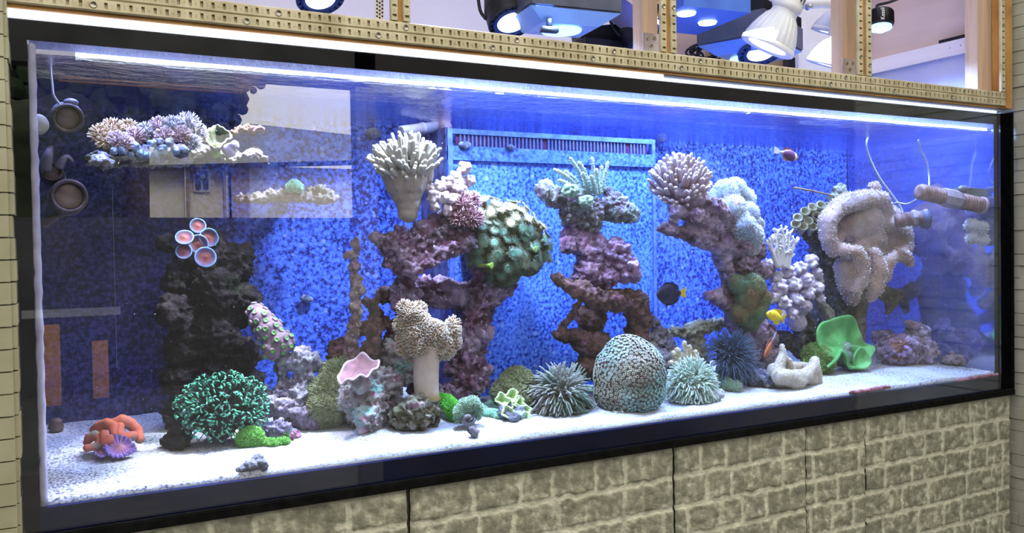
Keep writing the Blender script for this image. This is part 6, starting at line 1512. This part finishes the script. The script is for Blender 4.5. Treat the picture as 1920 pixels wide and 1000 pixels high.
fish('tang_fish', 'dark blue disc-shaped fish with a yellow tail left of the tree-shaped rock', a, b_, .0220, .0070, [(0,(.012,.010,.035)),(.5,(.02,.016,.06)),(.94,(.02,.016,.06)),(1,(.3,.22,.03))],
     [('tail_fin', my, [(.96,.2),(1.10,.40),(1.26,.55),(1.20,0),(1.24,-.5),(1.10,-.36),(.96,-.2)], 0), ('dorsal_fin', mb_, [(.2,.70),(.35,1.12),(.65,1.10),(.90,.75),(.92,.25)], 0), ('anal_fin', mb_, [(.25,-.78),(.4,-1.12),(.68,-1.08),(.90,-.7),(.92,-.25)], 0), ('pectoral_fin', mb_, [(.28,.0),(.42,.15),(.44,-.25),(.34,-.3)], .98)])
a, b_ = P(1437, 588, .11), P(1466, 598, .11)
fish('yellow_fish', 'bright yellow fish in front of the lilac cauliflower coral', a, b_, .0125, .0055, [(0,(.86,.62,.03)),(.5,(.92,.70,.03)),(1,(.86,.66,.05))],
     [('tail_fin', my, [(.95,.25),(1.10,.75),(1.26,.95),(1.16,.1),(1.22,-.75),(1.08,-.6),(.95,-.25)], 0), ('dorsal_fin', my, [(.25,.8),(.45,1.28),(.85,1.45),(.95,1.0),(.9,.4)], 0), ('anal_fin', my, [(.45,-.9),(.6,-1.35),(.90,-1.2),(.92,-.4)], 0), ('pectoral_fin', my, [(.3,0),(.45,.1),(.45,-.3),(.34,-.3)], 1.0)])
a, b_ = P(1433, 671, .09), P(1450, 636, .10)
fish('orange_fish', 'rusty orange fish diving head-down left of the beige leather coral', a, b_, .0085, .0045, [(0,(.32,.09,.03)),(.4,(.44,.12,.03)),(.8,(.22,.05,.04)),(1,(.10,.05,.10))],
     [('tail_fin', FM('lilac_fin', (.4,.4,.55)), [(.97,.2),(1.2,.35),(1.35,.2),(1.25,0),(1.3,-.25),(1.15,-.35),(.97,-.2)], 0), ('dorsal_fin', FM('rust_fin', (.28,.08,.03)), [(.25,.7),(.4,1.3),(.7,1.4),(.9,.9),(.85,.4)], 0), ('anal_fin', FM('rust_fin', (.2,.06,.04)), [(.45,-.8),(.6,-1.3),(.85,-1.0),(.88,-.4)], 0)])

# ------------------------------------------------------------------ pumps
PU = nmat('algae_stained_pump', [(.03,.022,.03), (.09,.06,.07), (.17,.12,.13)], 30, .6, spots=[((.22,.15,.14), 60, .6)])
PUF = nmat('rusty_pump_face', [(.10,.06,.06), (.22,.15,.14), (.30,.22,.2)], 35, .7)
PUV = nmat('violet_grey_pump', [(.10,.09,.13), (.2,.18,.25)], 40, .6)
def round_pump(label, px, py, Y, rpx, axis, L):
    c = P(px, py, Y); r = rpx*mpp(c); ax = Vector(axis).normalized(); t = thing('circulation_pump', c, label, 'pump')
    obj('body', MB().lathe(c, ax, [(-L, r*.7), (-L*.9, r*.8), (-L*.5, r*.9), (-L*.25, r*.92), (-L*.2, r*1.0), (0, r*1.02), (.002, r*.98), (.002, r*.80), (-.006, r*.76)], 36), PU, t)
    obj('face', MB().lathe(c, ax, [(-.006, r*.77), (-.003, r*.7), (-.002, r*.3), (-.0015, 0)], 32), PUF, t, 'round rusty front face')
    obj('ring', MB().lathe(c - ax*L*.55, ax, [(-.004, r*.88), (-.003, r*1.06), (.003, r*1.06), (.004, r*.9)], 32), PUV, t)
    fi = MB(); u = ax.orthogonal().normalized(); w = ax.cross(u)
    for k in range(24):
        a = 2*math.pi*k/24; d = u*math.cos(a) + w*math.sin(a); fi.obox(c - ax*L*.35 + d*r*.95, d, ax.cross(d), ax, r*.03, r*.03, L*.14)
    obj('cage', fi, PUV, t, sm=False)
    return t, c, r, ax
t, c, r, ax = round_pump('upper of the two round algae-stained pumps by the left end', 128, 222, .10, 27, (.05,-.9,-.2), .045)
obj('cord', MB().tube(spline([c + Vector((-.008,.01,r*.9)), P(101,180,.10), P(98,160,.10), P(95,130,.10), P(96,112,.10)], 16), .0016, 6), nmat('white_cord', [(.6,.6,.66),(.75,.75,.8)], 40, .5), t, 'thin white cord going up to the surface')
obj('clip', MB().sphere(P(133,192,.11), 13*mpp(P(133,192,.11)), (1,.8,.6), 12, 8), PUV, t)
obj('magnet_knob', MB().lathe(P(74,232,.03), (.5,-.86,.1), [(-.02, .012), (-.004, .014), (0, .013), (.003, .0095), (.0035, 0)], 24), nmat('cream_knob', [(.26,.24,.2),(.36,.34,.28)], 40, .6), label='small pale round magnet knob on the left pane beside the upper pump', cat='magnet')
t, c, r, ax = round_pump('lower, larger round pump with a rusty face by the left end', 130, 368, .09, 32, (.10,-.92,.05), .05)
obj('bracket', MB().tube(spline([c + Vector((-.01,.02,-r)), P(110,400,.12), P(92,415,.12), P(80,420,.12)], 10), .006, 8), PU, t)
t, c, r, ax = round_pump('small dark pump nozzle between the two round pumps at the left end', 98, 322, .11, 19, (-.1,-.9,.3), .04)
obj('horn', MB().tube(spline([P(84,318,.10), P(88,300,.095), P(92,285,.095), P(95,278,.10)], 10), [.009 - .0005*k for k in range(11)], 8), PUV, t)
obj('horn', MB().tube(spline([P(110,315,.10), P(118,300,.095), P(126,294,.095), P(136,302,.095)], 10), [.006 - .0004*k for k in range(11)], 8), PUV, t)
def threaded(label, a, b, R, nut, turns):
    a, b = Vector(a), Vector(b); L = (b-a).length; ax = (b-a).normalized(); t = thing('threaded_pump', (a+b)/2, label, 'pump')
    pr = [(0, R*.55), (.001, R*.9)]
    for k in range(turns):
        h = .004 + (L-.008)*k/turns; s = (L-.008)/turns; pr += [(h, R*.88), (h+s*.25, R*1.0), (h+s*.6, R*1.0), (h+s*.8, R*.88)]
    pr += [(L-.001, R*.9), (L, R*.55)]
    obj('barrel', MB().lathe(a, ax, pr, 28), nmat('rust_brown_plastic', [(.15,.08,.08), (.27,.16,.15), (.36,.25,.25)], 60, .6), t, 'rust-brown ribbed barrel')
    n0, n1 = nut; obj('hex_nut', MB().lathe(a, ax, [(L*n0, R*.8), (L*n0, R*1.12), (L*(n0+.05), R*1.22), (L*(n1-.05), R*1.22), (L*n1, R*1.12), (L*n1, R*.8)], 8), nmat('grey_mauve_plastic', [(.3,.26,.33), (.42,.38,.46)], 50, .5), t, sm=False)
    obj('end_cap', MB().lathe(b, ax, [(-.006, R*1.0), (-.005, R*1.12), (.002, R*1.12), (.005, R*.9), (.007, 0)], 24), nmat('mauve_plastic', [(.28,.2,.24), (.4,.3,.34)], 50, .5), t)
    return t
threaded('long threaded reddish pump with a hexagonal collar near the right end', P(1722,359,.075), P(1842,386,.030), 15*mpp(P(1780,372,.05)), (.36,.62), 22)
t = threaded('shorter threaded pump with a round cap pointing right, beside the large leather coral', P(1678,414,.17), P(1738,408,.12), 14*mpp(P(1710,410,.15)), (.55,.70), 12)
q = P(1738,412,.118); obj('guard', MB().lathe(q, (.8,-.55,0), [(-.012, .020), (0, .024), (.004, .022), (.006, .012), (.006,0)], 24), nmat('dark_blue_guard', [(.05,.06,.12), (.13,.15,.25)], 40, .5), t)
bk = thing('pump_bracket', P(1820,360,.04), 'dark grey bracket holding the long threaded pump to the end pane', 'bracket')
obj('arm', MB().obox(P(1830,362,.048), AX(.9,-.4,-.06), AX(.4,.9,0), AX(.06,0,1), .05, .010, .010), nmat('grey_green_plastic', [(.10,.11,.12), (.2,.22,.22)], 30, .6), bk, sm=False)
obj('knob', MB().sphere(P(1806,354,.055), .012, (1.3,.8,.7), 12, 8), nmat('grey_plastic', [(.16,.17,.2), (.3,.31,.35)], 60, .6), bk)
CW = nmat('pale_cable', [(.46,.52,.66),(.6,.66,.8)], 40, .5)
obj('pump_cable', MB().tube(spline([P(1630,252,.20), P(1624,272,.20), P(1632,300,.20), P(1650,335,.19), P(1672,365,.18), P(1690,392,.17), P(1692,410,.165)], 30), .0026, 7), CW, label='pale cable running down from the surface to the shorter threaded pump', cat='cable')
obj('pump_cable', MB().tube(spline([P(1722,262,.10), P(1728,285,.10), P(1738,305,.10), P(1742,330,.10), P(1742,352,.085)], 24), .0022, 7), CW, label='thin pale cable hanging from the surface to the long threaded pump', cat='cable')
obj('pump_cable', MB().tube(spline([P(1726,370,.09), P(1712,378,.11), P(1700,383,.14), P(1682,380,.165), P(1672,384,.18)], 20), .0020, 7), CW, label='short cable joining the two threaded pumps', cat='cable')
for k, (px, py, Y, r, lab) in enumerate(((872,272,.292,9,'left of the two dark barnacle clumps under the overflow comb'),(958,276,.292,7,'right of the two dark barnacle clumps under the overflow comb'),(700,250,.43,11,'dark snail on the rear panel left of the return pipe'),(575,560,.43,9,'dark snail on the rear panel low, left of the column rock'),(1240,258,.42,9,'pale clamp knob right of the overflow box'))):
    me = roughen(union(balls((px,py,Y,r),(px+r*.8,py+1,Y,r*.7),(px-r*.7,py-1,Y,r*.7)), .003), big=.002, fine=.002)
    obj('wall_barnacle' if k < 2 else ('wall_snail' if k < 4 else 'clamp_knob'), me, nmat('barnacle', [(.05,.06,.12), (.16,.2,.3), (.3,.36,.46)], 90, .8) if k != 4 else CW, label=lab, cat='barnacle' if k < 2 else ('snail' if k < 4 else 'knob'))

# ------------------------------------------------------------------ the street behind the camera, which the front pane mirrors
def mir(px, py, D):
    p = P(px, py, D); return Vector((p.x, -p.y, p.z))
M_STUCCO = nmat('beige_stucco', [(.74,.70,.62), (.82,.78,.70)], 1.2, .9)
M_BRKWALL = nmat('brown_brick_wall', [(.36,.27,.24), (.44,.34,.3)], 2.0, .9)
M_ROOF = nmat('grey_shingles', [(.22,.225,.23), (.28,.285,.29)], 3, .9)
M_ASPH = nmat('asphalt', [(.035,.036,.04), (.06,.06,.065)], 3, .9)
obj('ground', MB().box((-12, -40, -.20), (30, -4.0, -.02)), M_ASPH, kind='structure', sm=False)
D = 12.0
def wallrect(x0, y0, x1, y1, d, th=.3):
    a, b = mir(x0, y0, d), mir(x1, y1, d); return (min(a.x,b.x), a.y - th, min(a.z,b.z)), (max(a.x,b.x), a.y, max(a.z,b.z))
hs = thing('house', (mir(450, 420, D).x, -D, 0), 'beige house with brown brick bays and a grey roof across the street', 'house')
obj('wall', MB().box(*wallrect(255, 305, 690, 640, D)), M_STUCCO, hs, sm=False)
for (x0, x1) in ((345, 362), (418, 440), (428, 475)):
    lo, hi = wallrect(x0, 312, x1, 640, D - .08, .1); obj('brick_bay', MB().box(lo, hi), M_BRKWALL, hs, sm=False)
lo, hi = wallrect(362, 316, 394, 360, D - .06, .06); w = obj('window', MB().box(lo, hi), flat('white_frame', (.7,.7,.7)), hs, sm=False)
lo, hi = wallrect(366, 320, 377, 355, D - .09, .02); obj('pane', MB().box(lo, hi), flat('dark_pane', (.03,.035,.04), .1), w, sm=False)
lo, hi = wallrect(380, 320, 391, 355, D - .09, .02); obj('pane', MB().box(lo, hi), flat('dark_pane', (.03,.035,.04), .1), w, sm=False)
for x in (346, 424):
    lo, hi = wallrect(x, 312, x + 4, 428, D - .2, .08); obj('drainpipe', MB().box(lo, hi), flat('white_pipe', (.75,.75,.75)), hs, sm=False)
rv = [mir(270, 310, D-.4), mir(700, 300, D-.4), mir(705, 258, D-.2), mir(470, 232, D+1.5), mir(440, 236, D+2.5), mir(300, 262, D+1)]
rb = [v + Vector((0, -.3, -.05)) for v in rv]
obj('roof', MB().add(rv + rb, [tuple(range(6)), tuple(range(11, 5, -1))] + [(i, (i+1) % 6, 6+(i+1) % 6, 6+i) for i in range(6)]), M_ROOF, hs, sm=False)
# street trees
def tree(label, spots, D, seed):
    rnd = random.Random(seed); t = thing('street_tree', Vector((mir(spots[0][0], 400, D).x, -D, 0)), label, 'tree'); mb = MB()
    for (px, py, r) in spots:
        c = mir(px, py, D); R = r * D / 1400
        for k in range(int(26 * (r/30)**1.6)):
            d = Vector((rnd.gauss(0,.5), rnd.gauss(0,.5), max(-.75, rnd.gauss(0,.45)))) * R
            mb.sphere(c + d, R*rnd.uniform(.16,.32), n=5, m=4)
    obj('crown', mb, nmat('dark_leaves', [(.012,.02,.01), (.03,.05,.02)], 3, .9), t, sm=False)
    c = mir(spots[0][0], 420, D); obj('trunk', MB().tube([(c.x, c.y, -.1), (c.x + .1, c.y, mir(0, spots[0][1], D).z)], [.2, .14], 8), nmat('bark', [(.06,.045,.03),(.1,.08,.06)], 6, .9), t)
tree('dark leafy tree left of the house across the street', ((240,190,90),(130,180,80),(60,220,80),(330,160,65),(400,180,50),(440,150,40),(190,250,55),(110,280,70),(270,215,60),(340,225,48),(400,222,40),(40,150,70),(380,150,50),(160,130,60),(300,130,60)), 9.0, 3)
obj('hedge', roughen(union([(Vector((mir(x, 380, 8.0).x, -8.0, z)), .75, (1,1,1)) for x in range(-700, 130, 70) for z in (.5, 1.3, 2.0)], .12), big=.2, bs=2, fine=.1, fs=5), nmat('hedge_leaves', [(.01,.014,.008), (.025,.035,.015)], 6, .9), label='tall dark hedge along the street left of the house', cat='hedge')
for (x0, y0, x1, y1, d_, m_, nm_, lb_) in ((211, 355, 219, 690, 3.6, M_CHROME, 'scaffold_pole', 'upright steel pole in the street'), (40, 583, 226, 590, 3.55, M_CHROME, 'scaffold_pole', 'level steel pole in the street'),
        (80, 610, 116, 760, 3.4, M_ORANGEWOOD, 'plank', 'wide orange plank leaning in the yard'), (172, 640, 205, 745, 3.4, M_ORANGEWOOD, 'plank', 'second orange plank leaning in the yard')):
    obj(nm_, MB().box(*wallrect(x0, y0, x1, y1, d_, .006)), m_, label=lb_, cat=nm_.split('_')[-1], sm=False)
for (py_, lb_) in ((143, 'upper wooden slat of the awning over the shop front'), (150, 'lower wooden slat of the awning over the shop front')):
    a = mir(110, py_, 3.0); b = mir(455, py_ + 28, 3.0)
    obj('awning_slat', MB().box((a.x, -3.01, a.z - .006), (b.x, -3.0, a.z + .001)), M_ORANGEWOOD, label=lb_, cat='slat', sm=False)
# a dark hedge-like fence, a car, and the shop front with its opening
obj('street_fence', MB().box(*wallrect(-200, 407, 720, 700, 7.0, .1)), nmat('dark_grey_fence', [(.03,.03,.035),(.06,.06,.065)], 2, .7), label='dark grey fence along the street', cat='fence', sm=False)
sf = MB()
zt = mir(600, 158, 2.6).z; xj = mir(668, 300, 2.6).x
sf.box((xj, -2.68, 0), (xj + .10, -2.6, 2.6))
obj('wall_front', sf, nmat('shop_front_frame', [(.10,.10,.10),(.16,.15,.15)], 4, .5), kind='structure', sm=False)
obj('lintel_beam', MB().box((-1.5, -2.70, zt), (xj + .1, -2.6, zt + .25)), nmat('dark_lintel', [(.02,.02,.02),(.05,.05,.05)], 4, .6), kind='structure', sm=False)
ws = MB(); ws.box((xj + .1, -2.68, 0), (9.0, -2.6, 2.6)); obj('wall_front', ws, nmat('dark_shop_wall', [(.02,.02,.02),(.04,.036,.034)], 2, .8), kind='structure', sm=False)
obj('wall_side', MB().box((-1.66, -4.0, 0), (-1.6, 0.9, 2.6)), nmat('dim_shop_wall', [(.02,.02,.018),(.04,.036,.03)], 2, .8), kind='structure', sm=False)
